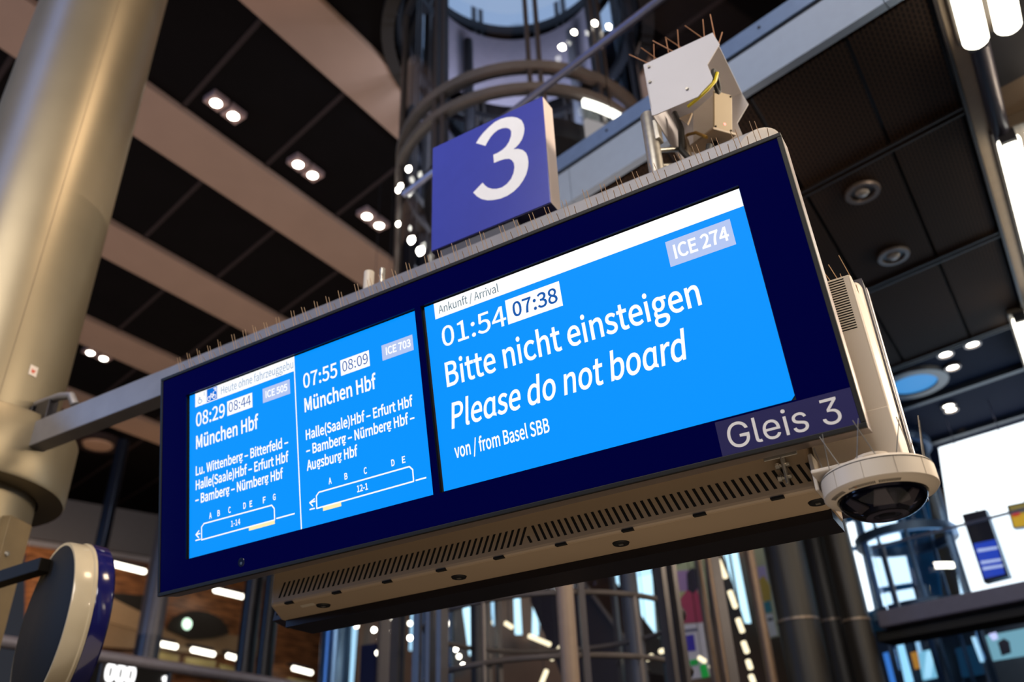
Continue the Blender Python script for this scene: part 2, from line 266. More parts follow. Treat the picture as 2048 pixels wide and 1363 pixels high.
"l":[139,[[92,-6,99,-6,105,-6,110,-5,114,-4,118,-2,112,32,109,31,107,31,105,31,104,31,102,31,99,32,95,34,93,37,91,43,90,50,90,390,45,390,45,53,47,32,52,16,61,4,74,-4]]],
"m":[454,[[45,0,90,0,90,193,104,208,118,219,132,227,145,232,157,234,175,231,189,223,199,209,204,189,206,163,206,0,251,0,251,193,266,208,279,219,293,227,306,232,318,234,336,231,350,223,360,209,366,189,368,163,368,0,412,0,412,169,409,205,400,235,384,256,361,269,332,273,313,271,295,264,277,253,260,239,244,222,236,239,225,254,211,264,193,271,170,273,152,271,134,264,117,255,102,242,87,227,86,227,82,266,45,266]]],
"n":[299,[[45,0,90,0,90,193,105,208,119,219,133,227,147,232,163,234,182,231,196,223,206,209,211,189,213,163,213,0,258,0,258,169,255,205,245,235,229,256,206,269,176,273,156,271,137,264,119,255,103,242,87,227,86,227,82,266,45,266]]],
"o":[297,[[149,-6,186,0,220,17,247,46,265,84,272,133,265,181,247,221,220,249,186,267,149,273,111,267,77,249,50,221,32,181,25,133,32,84,50,46,77,17,111,0],[149,31,123,36,102,49,85,70,75,99,72,133,75,167,85,195,102,217,123,231,149,235,174,231,196,217,212,195,222,167,226,133,222,99,212,70,196,49,174,36]]],
"r":[190,[[45,0,90,0,90,171,102,195,115,212,129,224,143,231,157,233,163,233,168,232,173,231,178,230,183,228,191,267,186,269,181,271,175,272,169,273,163,273,145,271,129,263,113,252,99,236,87,218,86,218,82,266,45,266]]],
"s":[229,[[115,-6,149,-2,176,9,195,26,207,48,211,73,207,99,194,119,176,133,154,144,130,153,113,160,97,167,85,176,76,186,73,200,75,212,81,222,91,231,104,236,123,238,136,237,149,234,161,229,172,222,183,215,204,243,191,252,176,261,159,267,141,271,122,273,90,269,65,259,46,242,34,222,30,198,35,173,47,155,64,140,85,129,108,121,125,114,142,106,156,96,165,85,169,70,167,57,160,45,150,36,135,31,116,28,98,30,81,34,66,41,51,50,37,60,16,30,32,18,50,8,71,0,92,-5]]],
"t":[185,[[128,-6,139,-6,149,-4,159,-2,169,1,178,3,169,37,164,35,157,33,151,31,145,30,139,30,123,32,111,39,103,49,99,63,98,81,98,230,170,230,170,266,98,266,98,341,60,341,55,266,13,264,13,230,53,230,53,82,55,53,63,28,78,9,99,-2]]],
"u":[298,[[123,-6,144,-4,162,2,180,12,196,26,211,42,212,42,216,0,253,0,253,266,208,266,208,77,194,61,180,48,166,39,152,34,136,32,118,35,103,43,94,57,88,77,86,103,86,266,41,266,41,98,44,61,54,32,70,11,93,-2]]],
"v":[255,[[102,0,155,0,249,266,205,266,154,115,150,99,145,83,140,67,135,52,130,36,127,36,123,52,118,67,113,83,108,99,103,115,53,266,6,266]]],
"z":[233,[[17,0,219,0,219,36,74,36,214,242,214,266,32,266,32,230,157,230,17,24]]],
"ü":[298,[[123,-6,144,-4,162,2,180,12,196,26,211,42,212,42,216,0,253,0,253,266,208,266,208,77,194,61,180,48,166,39,152,34,136,32,118,35,103,43,94,57,88,77,86,103,86,266,41,266,41,98,44,61,54,32,70,11,93,-2],[96,322,104,323,112,327,118,333,122,340,123,349,122,358,118,365,112,371,104,375,96,376,87,375,80,371,74,365,70,358,69,349,70,340,74,333,80,327,87,323],[201,322,210,323,217,327,223,333,227,340,228,349,227,358,223,365,217,371,210,375,201,376,192,375,185,371,179,365,175,358,174,349,175,340,179,333,185,327,192,323]]],
"ɑ":[306,[[136,-6,155,-4,173,1,190,10,205,20,218,32,219,32,223,17,229,6,238,-1,248,-5,261,-6,267,-6,272,-6,277,-5,281,-4,285,-2,279,32,277,31,275,31,273,31,272,31,271,31,267,32,263,34,261,37,259,43,259,50,259,266,223,266,219,240,218,240,204,252,190,261,175,268,159,272,142,273,106,267,75,249,49,219,32,181,26,133,31,84,45,46,68,17,99,0],[146,31,120,36,100,49,85,70,75,98,72,133,76,167,87,195,104,217,125,231,149,235,162,234,175,231,188,226,201,218,214,207,214,68,201,54,187,44,174,37,160,33]]],
"–":[263,[[23,123,240,123,240,153,23,153]]]}
CAP1=359.31
G2={" ":[188,[]],
"3":[453,[[218,-7,200,-6,182,-4,165,-1,148,4,133,10,118,17,104,25,92,35,80,46,70,57,62,70,55,84,49,99,46,115,44,132,109,132,111,122,113,112,117,103,121,95,126,87,133,80,140,74,148,68,156,63,165,59,175,56,185,53,196,51,207,50,219,50,231,50,243,52,254,54,265,57,275,61,285,66,293,71,301,78,308,85,315,93,320,102,324,111,327,122,329,133,329,145,329,156,327,166,324,177,321,187,316,196,310,205,303,213,295,221,285,228,275,234,263,239,249,242,235,245,219,247,201,248,157,248,157,299,288,448,288,452,70,452,70,509,372,509,372,461,211,278,211,289,233,290,254,290,273,287,291,282,308,276,324,268,338,258,350,248,361,236,371,222,379,208,385,193,389,178,392,162,393,145,392,127,389,111,385,95,379,80,370,66,361,53,350,41,337,30,324,21,309,12,292,6,275,0,257,-4,238,-6]]],
"G":[520,[[269,-7,242,-6,217,-2,193,5,171,14,149,25,130,39,112,55,96,73,82,93,69,116,59,140,51,166,45,194,41,223,40,254,41,285,45,315,51,343,59,369,69,393,82,415,96,436,112,454,129,470,149,484,170,495,192,504,215,510,239,514,265,516,281,515,296,514,311,511,326,508,340,504,354,498,367,492,380,485,392,478,403,469,414,460,424,450,433,439,441,428,449,416,456,404,462,391,467,377,471,363,474,349,408,349,405,358,401,368,397,377,392,385,387,393,382,401,376,408,370,415,363,421,356,427,349,432,341,437,333,441,324,445,315,448,306,451,296,453,286,455,276,455,265,456,247,455,230,452,214,447,198,441,183,432,169,422,156,410,145,397,134,381,125,364,117,345,111,325,107,303,104,279,103,254,104,229,107,206,111,184,117,163,125,145,134,128,145,112,157,99,170,87,184,76,200,68,216,61,233,57,250,54,269,53,285,54,301,56,317,59,331,65,345,71,357,79,369,88,379,99,388,110,396,123,403,137,408,152,412,168,414,185,415,202,434,199,283,199,283,256,478,256,478,200,477,176,474,152,468,131,461,110,451,91,439,73,426,57,411,43,395,30,377,19,357,10,337,2,315,-3,292,-6]]],
"e":[404,[[212,-8,191,-7,170,-4,151,1,133,8,117,16,102,27,88,39,76,53,65,68,56,85,48,103,42,122,38,143,35,164,34,187,35,210,38,231,42,252,48,271,55,290,64,307,75,322,87,336,100,349,115,359,131,368,148,375,166,380,185,383,205,384,218,384,230,383,242,381,254,378,266,374,277,369,289,364,299,357,309,349,319,341,328,331,337,321,344,309,351,296,357,282,362,267,366,250,369,233,371,214,371,194,371,169,97,169,98,146,101,132,105,118,110,106,117,95,124,85,132,76,141,68,151,61,162,56,173,52,186,49,199,47,212,46,221,46,230,47,238,48,246,50,254,53,261,56,268,59,274,63,280,68,285,73,290,78,295,84,299,91,303,98,306,105,365,91,361,79,356,68,350,58,343,48,335,39,326,31,316,23,306,16,295,10,283,4,270,0,256,-4,242,-6,227,-8],[98,219,101,247,104,259,109,270,115,280,121,290,129,298,137,306,146,313,156,319,167,324,179,327,192,329,205,330,218,329,231,328,242,324,253,320,263,314,271,307,279,299,286,290,292,280,298,269,302,257,305,244,308,219]]],
"i":[167,[[53,0,53,379,114,379,114,0],[84,443,77,443,71,445,65,447,59,450,54,455,49,460,46,465,43,471,42,477,41,483,42,490,43,496,46,502,49,507,54,512,59,516,65,519,71,522,77,523,84,524,91,523,97,522,103,519,109,516,114,512,118,507,122,502,124,496,126,490,126,483,126,477,124,471,122,465,118,460,114,455,109,450,103,447,97,445,91,443]]],
"l":[189,[[139,-2,123,-1,108,1,95,6,83,12,74,20,66,30,60,41,56,54,53,68,53,84,53,509,114,509,114,99,114,89,115,80,116,73,118,67,120,62,123,59,127,56,133,54,139,52,146,52,150,52,153,52,156,52,158,52,160,53,162,53,164,53,166,54,168,54,170,54,181,3,177,2,174,1,170,0,166,0,162,-1,157,-1,153,-2,148,-2,144,-2]]],
"s":[365,[[182,-8,167,-8,152,-6,138,-4,125,-1,112,3,100,9,89,15,79,21,70,29,62,38,54,47,48,58,43,69,39,81,36,94,94,107,98,95,102,84,108,75,116,67,124,60,134,55,144,51,156,48,168,46,181,45,196,46,210,48,223,51,234,56,244,62,253,69,260,77,264,85,267,94,268,103,267,110,266,118,263,124,259,130,254,136,248,141,241,145,232,149,223,152,212,155,149,170,130,175,112,182,97,190,83,198,72,208,63,219,56,231,51,244,48,258,47,274,48,287,50,299,53,310,58,321,65,332,73,341,82,350,92,357,103,364,115,370,128,375,142,379,156,382,171,384,187,384,202,384,216,383,230,380,242,377,254,372,265,367,274,361,283,355,292,347,299,339,305,330,311,321,316,311,320,301,324,290,268,277,265,286,261,294,256,301,250,309,243,316,234,322,225,326,214,330,201,332,187,333,174,332,162,330,151,327,140,322,131,317,123,310,117,303,112,295,109,286,109,277,109,269,111,262,114,255,118,249,124,243,131,238,139,234,149,230,159,226,172,223,229,209,249,204,267,197,282,190,295,181,306,171,315,161,322,149,327,136,330,122,331,107,330,93,328,81,324,69,319,58,312,47,304,37,295,28,284,20,273,13,260,6,246,1,231,-3,216,-6,199,-8]]]}
CAP2=508.71
DIGIT3=[[1.1877,0.9389],[1.2039,0.9603],[1.2248,0.9793],[1.2514,0.9951],[1.2808,1.0081],[1.3097,1.0103],[1.3382,1.0047],[1.366,0.9919],[1.3905,0.9736],[1.4088,0.9488],[1.4174,0.9223],[1.42,0.8968],[1.4158,0.8699],[1.4063,0.846],[1.3918,0.8281],[1.3776,0.8183],[1.3647,0.813],[1.3851,0.8042],[1.406,0.787],[1.42,0.7647],[1.4268,0.7407],[1.4284,0.712],[1.4247,0.6833],[1.4152,0.6546],[1.4007,0.6316],[1.3811,0.6111],[1.3565,0.5961],[1.3267,0.5881],[1.2944,0.5884],[1.2621,0.5964],[1.235,0.6078],[1.2078,0.6265],[1.186,0.6514],[1.1685,0.6793],[1.2142,0.7094],[1.2261,0.6888],[1.2395,0.6713],[1.2584,0.6555],[1.2801,0.6451],[1.3045,0.6419],[1.3265,0.6483],[1.3461,0.6643],[1.359,0.6884],[1.3647,0.7164],[1.363,0.739],[1.3556,0.7577],[1.3426,0.7725],[1.3236,0.7809],[1.3016,0.7852],[1.2849,0.786],[1.2709,0.7868],[1.2695,0.8322],[1.2892,0.8316],[1.3118,0.836],[1.3318,0.8468],[1.3465,0.8648],[1.3559,0.889],[1.3581,0.914],[1.3521,0.9304],[1.3385,0.9443],[1.3191,0.9536],[1.2963,0.956],[1.276,0.9483],[1.2584,0.9346],[1.2434,0.9161],[1.2327,0.9]]
# ------------------------------------------------------------------ lettering
def glyphs(text, G, bold):
    x = 0; out = []
    for ch in text:
        adv, cs = G[ch]
        if cs:
            big = max(cs, key=lambda c: max(c[0::2]) - min(c[0::2]))
            ar = sum(big[i] * big[(i + 3) % len(big)] - big[(i + 2) % len(big)] * big[i + 1] for i in range(0, len(big), 2))
            sg = 1 if ar > 0 else -1
            polys = []
            for c in cs:
                p = [Vector((c[i], c[i + 1])) for i in range(0, len(c), 2)]; n = len(p); q = []
                for i in range(n):
                    a, b, d = p[i - 1], p[i], p[(i + 1) % n]
                    n1 = (b - a); n2 = (d - b)
                    if n1.length < 1e-6 or n2.length < 1e-6: q.append(b); continue
                    n1 = Vector((n1.y, -n1.x)).normalized(); n2 = Vector((n2.y, -n2.x)).normalized()
                    h = n1 + n2
                    h = n1 if h.length < 0.3 else h * (1 / max(0.35, (1 + n1.dot(n2))))
                    q.append(b + h * bold * sg)
                polys.append([(v.x + x, v.y) for v in q])
            out.append(polys)
        x += adv
    return out
def lettering(mb, text, G, cap0, x0, zb, width, cap, y, bold=0, shear=0.0):
    gl = glyphs(text, G, bold)
    xs = [p[0] for g in gl for c in g for p in c]; mn, mx = min(xs), max(xs)
    sy = cap / (cap0 + 2 * bold); sx = width / (mx - mn)
    cu = bpy.data.curves.new('outline', 'CURVE'); cu.dimensions = '2D'; cu.fill_mode = 'BOTH'
    for g in gl:
        for c in g:
            sp_ = cu.splines.new('POLY'); sp_.points.add(len(c) - 1); sp_.use_cyclic_u = True
            for q, p in zip(sp_.points, c): q.co = ((p[0] - mn) * sx + p[1] * sy * shear, (p[1] + bold) * sy, 0, 1)
    ob = bpy.data.objects.new('outline', cu); me = ob.to_mesh()
    mb.add([(x0 + v.co.x, y, zb + v.co.y) for v in me.vertices], [tuple(p.vertices) for p in me.polygons])
    ob.to_mesh_clear(); bpy.data.objects.remove(ob); bpy.data.curves.remove(cu)
    return mb

# ------------------------------------------------------------------ colours of the display
M_screen = mat('screen_blue', (0.0, 0.298, 1.0), emit=1.0)
M_white = mat('screen_white', (1.0, 1.0, 1.0), emit=1.05)
M_pale = mat('screen_pale', (0.47, 0.58, 0.90), emit=1.0)
M_ink = mat('screen_ink_blue', (0.005, 0.10, 0.42), emit=1.0)
M_ink2 = mat('screen_ink_grey', (0.09, 0.17, 0.22), emit=1.0)
M_ink3 = mat('screen_ink_light', (0.28, 0.42, 0.62), emit=1.0)
M_yel = mat('screen_yellow', (1.0, 0.88, 0.46), emit=1.0)
TCOL = dict(white=M_white, blue=M_ink, grey=M_ink2, greyblue=M_ink3, pale=M_pale)
M_bezel = mat('navy_glass', (0.0005, 0.0008, 0.072), 0.08, 0, noise=0, spec=0.14)
M_black = mat('black_rubber', '0a0a0c', 0.6, noise=0.2)
M_alu = mat('brushed_aluminium', 'b9b2b4', 0.32, 0.85, noise=0.05, scale=40)
M_darkalu = mat('dark_anodised_metal', '2c2a30', 0.4, 0.6)
M_beige = mat('beige_enamel', 'd6cbbd', 0.42, noise=0.03, scale=3)
M_beige2 = mat('grey_beige_enamel', 'b8a48c', 0.4, noise=0.04, scale=3)
M_slot = mat('slot_black', '0b0907', 0.9, noise=0)
M_label = mat('label_indigo', (0.030, 0.028, 0.135), 0.35, noise=0.03)
M_print = mat('white_print', 'fbfafc', 0.5, noise=0.02)
M_steel = mat('grey_beam_steel', '8c8a8e', 0.48, 0.35, noise=0.08, scale=9)
M_galv = mat('galvanised_steel', 'a8a49c', 0.38, 0.7, noise=0.18, scale=35)
M_wire = mat('spike_wire', 'cfae8c', 0.35, 0.6, noise=0)
M_rust = mat('rusty_wire', 'a5785a', 0.5, 0.5, noise=0.15)

# ------------------------------------------------------------------ departure display (front)
def ring_boxes(mb, x0, x1, z0, z1, t, y0, y1):
    mb.box(x0, x1, y0, y1, z1 - t, z1); mb.box(x0, x1, y0, y1, z0, z0 + t)
    mb.box(x0, x0 + t, y0, y1, z0 + t, z1 - t); mb.box(x1 - t, x1, y0, y1, z0 + t, z1 - t); return mb
def plate_with_windows(mb, X0, X1, Z0, Z1, wins, y0, y1):     # wins share their z range
    z0, z1 = wins[0][2], wins[0][3]
    mb.box(X0, X1, y0, y1, z1, Z1); mb.box(X0, X1, y0, y1, Z0, z0)
    xs = [X0] + [v for q in wins for v in q[:2]] + [X1]
    for i in range(0, len(xs), 2): mb.box(xs[i], xs[i + 1], y0, y1, z0, z1)
    return mb
W = 2.4
disp = thing('departure_display', 'large blue departure display facing the viewer with two lit screens and Gleis 3 label', 'departure board', FACE)
wins = [(0.137, 1.191, -0.708, -0.1035), (1.2135, 2.262, -0.708, -0.1035)]
plate_with_windows(MB(), 0.012, W - 0.012, -HF + 0.012, -0.012, wins, 0.0, 0.004).build('bezel', M_bezel, disp)
lin_ = MB()
for q in wins: ring_boxes(lin_, q[0] - 0.004, q[1] + 0.004, q[2] - 0.004, q[3] + 0.004, 0.004, 0.004, 0.0125)
lin_.box(0.02, W - 0.02, 0.0125, 0.016, -HF + 0.02, -0.02).build('screen_liner', M_black, disp)
ring_boxes(MB(), 0.0, W, -HF, 0.0, 0.0125, -0.003, 0.012).build('gasket', M_black, disp, bev=0.002)
ring_boxes(MB(), 0.001, W - 0.001, -HF + 0.001, -0.001, 0.012, 0.012, 0.088).build('side_frame', M_alu, disp, bev=0.0015, label='brushed metal side frame')
MB().box(0.02, W - 0.02, 0.02, 0.115, -HF + 0.03, -0.03).build('rear_cover', M_beige, disp, bev=0.02)
YS = 0.0100
scr = {}
scr['L'] = MB().box(0.146, 1.187, YS, YS + 0.0015, -0.7055, -0.1075).build('screen', M_screen, disp, label='lit screen listing two trains to München')
_p = MB()
_p.prism([(1.223, YS, -0.1085), (2.259, YS, -0.1085), (2.259, YS, -0.694), (2.2485, YS, -0.704), (1.223, YS, -0.704)], (0, 0.0015, 0))
scr['R'] = _p.build('screen', M_screen, disp, label='lit screen asking passengers not to board')
Y1, Y2, Y3 = YS - 0.0003, YS - 0.0006, YS - 0.0009
def sbox(s, name, u0, v0, u1, v1, m, y=Y1):
    return MB().add([(u0, y, -v0), (u1, y, -v0), (u1, y, -v1), (u0, y, -v1)], [(0, 1, 2, 3)]).build(name, m, scr[s])
def stext(s, name, txt, u0, v, wd, cap, bold=8, shear=0.0, col='white'):
    return lettering(MB(), txt, G1, CAP1, u0, -v, wd, cap, Y2, bold, shear).build(name, TCOL[col], scr[s])
# right-hand screen
sbox('R', 'heading_bar', 1.2595, 0.1085, 2.259, 0.1625, M_white)
stext('R', 'heading_text', 'Ankunft / Arrival', 1.275, 0.1482, 0.2218, 0.0265, 1, 0, 'grey')
stext('R', 'scheduled_time_text', '01:54', 1.2765, 0.2625, 0.2322, 0.0655, 4)
sbox('R', 'actual_time_box', 1.513, 0.184, 1.698, 0.263, M_white)
stext('R', 'actual_time_text', '07:38', 1.5345, 0.2465, 0.1507, 0.0470, 8, 0, 'blue')
stext('R', 'message_text', 'Bitte nicht einsteigen', 1.2745, 0.394, 0.8168, 0.0800, 8)
stext('R', 'translation_text', 'Pleɑse do not boɑrd', 1.2745, 0.5268, 0.743, 0.0800, 8, 0.13)
stext('R', 'origin_text', 'von / from Basel SBB', 1.275, 0.6172, 0.3197, 0.0423, 10)
sbox('R', 'train_number_box', 2.031, 0.184, 2.2155, 0.261, M_pale)
stext('R', 'train_number_text', 'ICE 274', 2.049, 0.2428, 0.1541, 0.0426, 15)
# left-hand screen
sbox('L', 'heading_bar', 0.176, 0.1075, 0.6655, 0.1605, M_white)
stext('L', 'heading_text', 'Heute ohne fahrzeuggebu', 0.3105, 0.1478, 0.3509, 0.0290, 2, 0, 'greyblue')
stext('L', 'scheduled_time_text', '08:29', 0.180, 0.2372, 0.1485, 0.0525, 7)
sbox('L', 'actual_time_box', 0.340, 0.183, 0.464, 0.2375, M_white)
stext('L', 'actual_time_text', '08:44', 0.3482, 0.226, 0.1083, 0.0362, 0, 0, 'blue')
sbox('L', 'train_number_box', 0.5145, 0.184, 0.642, 0.2368, M_pale)
stext('L', 'train_number_text', 'ICE 505', 0.528, 0.2225, 0.1022, 0.0262, 16)
stext('L', 'destination_text', 'München Hbf', 0.1805, 0.3215, 0.310, 0.0500, 12)
stext('L', 'route_text', 'Lu. Wittenberg – Bitterfeld –', 0.179, 0.4195, 0.4450, 0.0350, 13)
stext('L', 'route_text', 'Halle(Saale)Hbf – Erfurt Hbf', 0.179, 0.4716, 0.4442, 0.0350, 13)
stext('L', 'route_text', '– Bamberg – Nürnberg Hbf', 0.177, 0.5228, 0.4188, 0.0350, 13)
stext('L', 'coach_range_text', '1-14', 0.351, 0.6360, 0.0438, 0.0205, 8)
for ch, uc in (('A', .252), ('B', .2925), ('C', .345), ('D', .4165), ('E', .446), ('F', .5075), ('G', .553)):
    stext('L', 'section_letter', ch, uc - .0062, .5873, .0124, .0215, 14)
sbox('L', 'divider_line', 0.6635, 0.1075, 0.6680, 0.7055, M_white, Y2)
stext('L', 'scheduled_time_text', '07:55', 0.703, 0.2365, 0.1501, 0.0520, 7)
sbox('L', 'actual_time_box', 0.868, 0.1835, 0.990, 0.2385, M_white)
stext('L', 'actual_time_text', '08:09', 0.876, 0.2268, 0.1074, 0.0353, 0, 0, 'blue')
sbox('L', 'train_number_box', 1.042, 0.184, 1.1665, 0.237, M_pale)
stext('L', 'train_number_text', 'ICE 703', 1.058, 0.2225, 0.0996, 0.0270, 16)
stext('L', 'destination_text', 'München Hbf', 0.7035, 0.3215, 0.3057, 0.0500, 12)
stext('L', 'route_text', 'Halle(Saale)Hbf – Erfurt Hbf', 0.703, 0.418, 0.4408, 0.0350, 13)
stext('L', 'route_text', '– Bamberg – Nürnberg Hbf –', 0.7015, 0.470, 0.4425, 0.0348, 13)
stext('L', 'route_text', 'Augsburg Hbf', 0.7005, 0.5222, 0.2142, 0.0350, 13)
stext('L', 'coach_range_text', '12-1', 0.902, 0.6373, 0.0431, 0.0215, 13)
for ch, uc in (('A', .7955), ('B', .8615), ('C', .940), ('D', 1.0485), ('E', 1.0895)):
    stext('L', 'section_letter', ch, uc - .0062, .5868, .0124, .0213, 14)
LW = 0.0046
def sline(name, runs, wd, m, y=Y2):
    mb = MB()
    for r_ in runs: mb.strip([(a, -b) for a, b in r_], wd, y)
    return mb.build(name, m, scr['L'])
sline('train_outline', [[(.2082, .6525), (.2082, .6075), (.2195, .5975), (.5403, .603), (.5513, .6155), (.5513, .6525), (.2082, .6525)][:0] or
      [(.2082, .6525), (.2082, .608), (.2200, .5985), (.5403, .6015), (.5513, .6145), (.5513, .6525), (.2082, .6525)], [(.5587, .6495), (.640, .6495)]], LW, M_white)
sline('direction_arrow', [[(.1965, .6174), (.1800, .6290), (.1950, .6432)], [(.182, .629), (.2014, .629)], [(.1777, .649), (.2033, .649)]], LW, M_white)
sbox('L', 'first_class_bar', .4343, .6543, .5520, .6657, M_yel, Y3)
sline('train_outline', [[(.7345, .6525), (.7355, .612), (.7467, .6027), (1.1085, .6025), (1.1195, .6146), (1.1190, .6505), (.7345, .6525)], [(1.1265, .6495), (1.166, .6495)]], LW, M_white)
sline('direction_arrow', [[(.7282, .6193), (.7060, .6278), (.7190, .6423)], [(.7075, .628), (.7300, .628)], [(.7041, .650), (.7264, .650)]], LW, M_white)
sbox('L', 'first_class_bar', .7602, .6545, .8355, .6664, M_yel, Y3)
# pictograms in the heading bar
def circ(cx, cy, r_, n=14): return [(cx + r_ * cos(2 * pi * k / n), cy + r_ * sin(2 * pi * k / n)) for k in range(n + 1)]
sline('wheelchair_pictogram', [[(.195, .118), (.1952, .1205)], [(.196, .124), (.199, .138), (.208, .138), (.212, .148)], [(.199, .131), (.2055, .131)],
      [(.197, .133), (.191, .139), (.192, .147), (.199, .152), (.207, .150), (.209, .146)]], .0032, M_ink3)
sline('exclamation_mark', [[(.2235, .112), (.2230, .129)], [(.2227, .134), (.2226, .1365)]], .0026, M_ink3)
sbox('L', 'bicycle_pictogram_field', .2375, .1085, .2885, .1575, mat('pictogram_blue', (0.0, 0.17, 0.72), emit=1.0), Y2)
sline('bicycle_pictogram', [circ(.2485, .146, .008), circ(.2755, .146, .008), [(.2485, .146), (.258, .134), (.271, .134), (.2755, .146)], [(.258, .134), (.263, .146), (.271, .134)],
      [(.256, .130), (.262, .130)], [(.271, .134), (.270, .128), (.276, .126)]], .0028, M_white, Y3)
sline('luggage_pictogram', [[(.272, .114), (.284, .114), (.284, .128)], [(.279, .118), (.279, .124)]], .0034, M_white, Y3)
sline('pictogram_frame', [[(.2335, .1075), (.2335, .1605)]], .0014, M_ink3, Y3)
sline('pictogram_frame', [[(.2925, .1075), (.2925, .130), (.2945, .134), (.2925, .138), (.2925, .1605)]], .0014, M_ink3, Y3)
# platform label and sensor on the bezel
lab = MB().box(2.056, 2.3875, -0.0022, -0.0001, -0.802, -0.7125).build('platform_label', M_label, disp, label='indigo label strip reading Gleis 3')
lettering(MB(), 'Gleis 3', G2, CAP2, 2.0795, -0.7875, 0.2727, 0.0625, -0.0026, 0).build('platform_text', M_print, lab)
MB().lathe([(0, -0.001), (0.014, -0.001), (0.015, 0.0)], (0.4057, 0, -0.7647), (0, 1, 0), 20).build('light_sensor', mat('sensor_glass', '16203c', 0.1, noise=0), disp)
MB().lathe([(0, -0.0016), (0.0045, -0.0016), (0.005, -0.001)], (0.4057, 0, -0.7680), (0, 1, 0), 16).build('sensor_lens', mat('sensor_lens', '55657f', 0.2, noise=0), disp)
mb = MB()
MB().box(2.13, 2.215, 0.10, 0.104, -HF - 0.005, -HF + 0.06).box(2.17, 2.176, 0.10, 0.17, -HF - 0.07, -HF + 0.02).build('angle_bracket', M_galv, disp, bev=0.003, label='galvanised angle bracket')
for k, (x, y, z) in enumerate(((2.165, 0.125, -HF - 0.02), (2.165, 0.150, -HF - 0.045), (2.165, 0.118, -HF - 0.052))):
    MB().lathe([(0, -0.014), (0.0085, -0.014), (0.0085, -0.004), (0.005, -0.004), (0.005, 0.02), (0, 0.02)], (x, y, z), (1, 0, 0), 6).build('bolt', M_galv, disp)

# ------------------------------------------------------------------ back display, casing, beam
bd = thing('departure_display', 'second display behind, turned away, seen only by its edge and underside', 'departure board', BFACE)
WB = 2.445
plate_with_windows(MB(), 0.012, WB - 0.012, -HF + 0.012, -0.012, wins, 0.0, 0.004).build('bezel', M_bezel, bd)
MB().box(0.146, 1.187, 0.008, 0.010, -0.7055, -0.1075).build('screen', M_screen, bd)
MB().box(1.223, 2.259, 0.008, 0.010, -0.7055, -0.1075).build('screen', M_screen, bd)
MB().box(0.02, WB - 0.02, 0.0125, 0.016, -HF + 0.02, -0.02).build('screen_liner', M_black, bd)
ring_boxes(MB(), 0.0, WB, -HF, 0.0, 0.0125, -0.003, 0.03).build('side_frame', M_alu, bd, bev=0.0015)
MB().box(0.004, WB - 0.004, 0.0, 0.088, -HF - .003, -HF + .004).build('bottom_trim', mat('dark_edge', '2a2430'), bd)
ring_boxes(MB(), 0.003, WB - 0.003, -HF + 0.003, -0.003, 0.012, 0.03, 0.042).build('gasket', mat('indigo_gasket', '232046', 0.35, noise=0), bd, label='dark indigo seal around the edge')
ring_boxes(MB(), 0.004, WB - 0.004, -HF + 0.004, -0.004, 0.012, 0.042, 0.088).build('edge_frame', mat('dark_edge', '2a2430', 0.5), bd)
MB().box(0.010, WB - 0.02, 0.03, 0.125, -HF + 0.03, -0.03).build('rear_cover', M_beige, bd, bev=0.025, label='rounded beige rear cover')

cas = thing('ventilation_casing', 'long grey-beige slotted casing under and between the two displays', 'casing', SIGN, (1.3, 0.40, -0.87))
foot = [(.41, .290), (2.235, .290), (2.235, .60), (.30, .60), (.30, .452)]
MB().prism([(x, y, -0.87) for x, y in foot], (0, 0, 0.70)).build('body', M_beige2, cas, bev=0.012)
MB().box(0.32, 2.23, 0.46, 0.60, -0.895, -0.869).build('bottom_lip', M_darkalu, cas)
sl = MB(); n = 84
for i in range(n):
    a = 0.458 + (2.235 - 0.458) * i / (n - 1); d = 0.010 if a < 1.415 else -0.010
    top, bot = -0.797, -0.846
    if abs(a - 1.415) < 0.012: top = -0.825; d *= .5
    q = 0.0042
    sl.prism([(a - d - q, .2894, bot), (a - d + q, .2894, bot), (a + d + q, .2894, top), (a + d - q, .2894, top)], (0, 0.003, 0))
sl.build('vent_slots', M_slot, cas, kind='stuff')
nt_ = MB()
for i in range(9):
    a = 0.475 + i * 0.2055; nt_.box(a, a + 0.034, 0.2885, 0.302, -0.8708, -0.8655)
nt_.build('seam_notches', M_slot, cas)
for i in range(4):
    a = 0.564 + 0.5503 * i
    s_ = MB().lathe([(0, -0.005), (0.022, -0.005), (0.025, 0.001)], (a, .381, -0.870), (0, 0, 1), 28).build('plug', M_black, cas)
    MB().box(a - .006, a + .006, .376, .386, -0.8765, -0.8745).build('socket', M_galv, s_)
MB().add([(0.50, .335, -0.8703), (0.56, .335, -0.8703), (0.545, .365, -0.8703), (0.485, .365, -0.8703)], [(0, 1, 2, 3)]).build('rating_sticker', mat('pale_sticker', 'c9bfae', 0.6), cas)
for a in (0.75, 1.25, 1.95): MB().box(a - .05, a + .05, 0.44, 0.50, -0.20, 0.285).build('hanger_plate', M_steel, cas, bev=0.004)

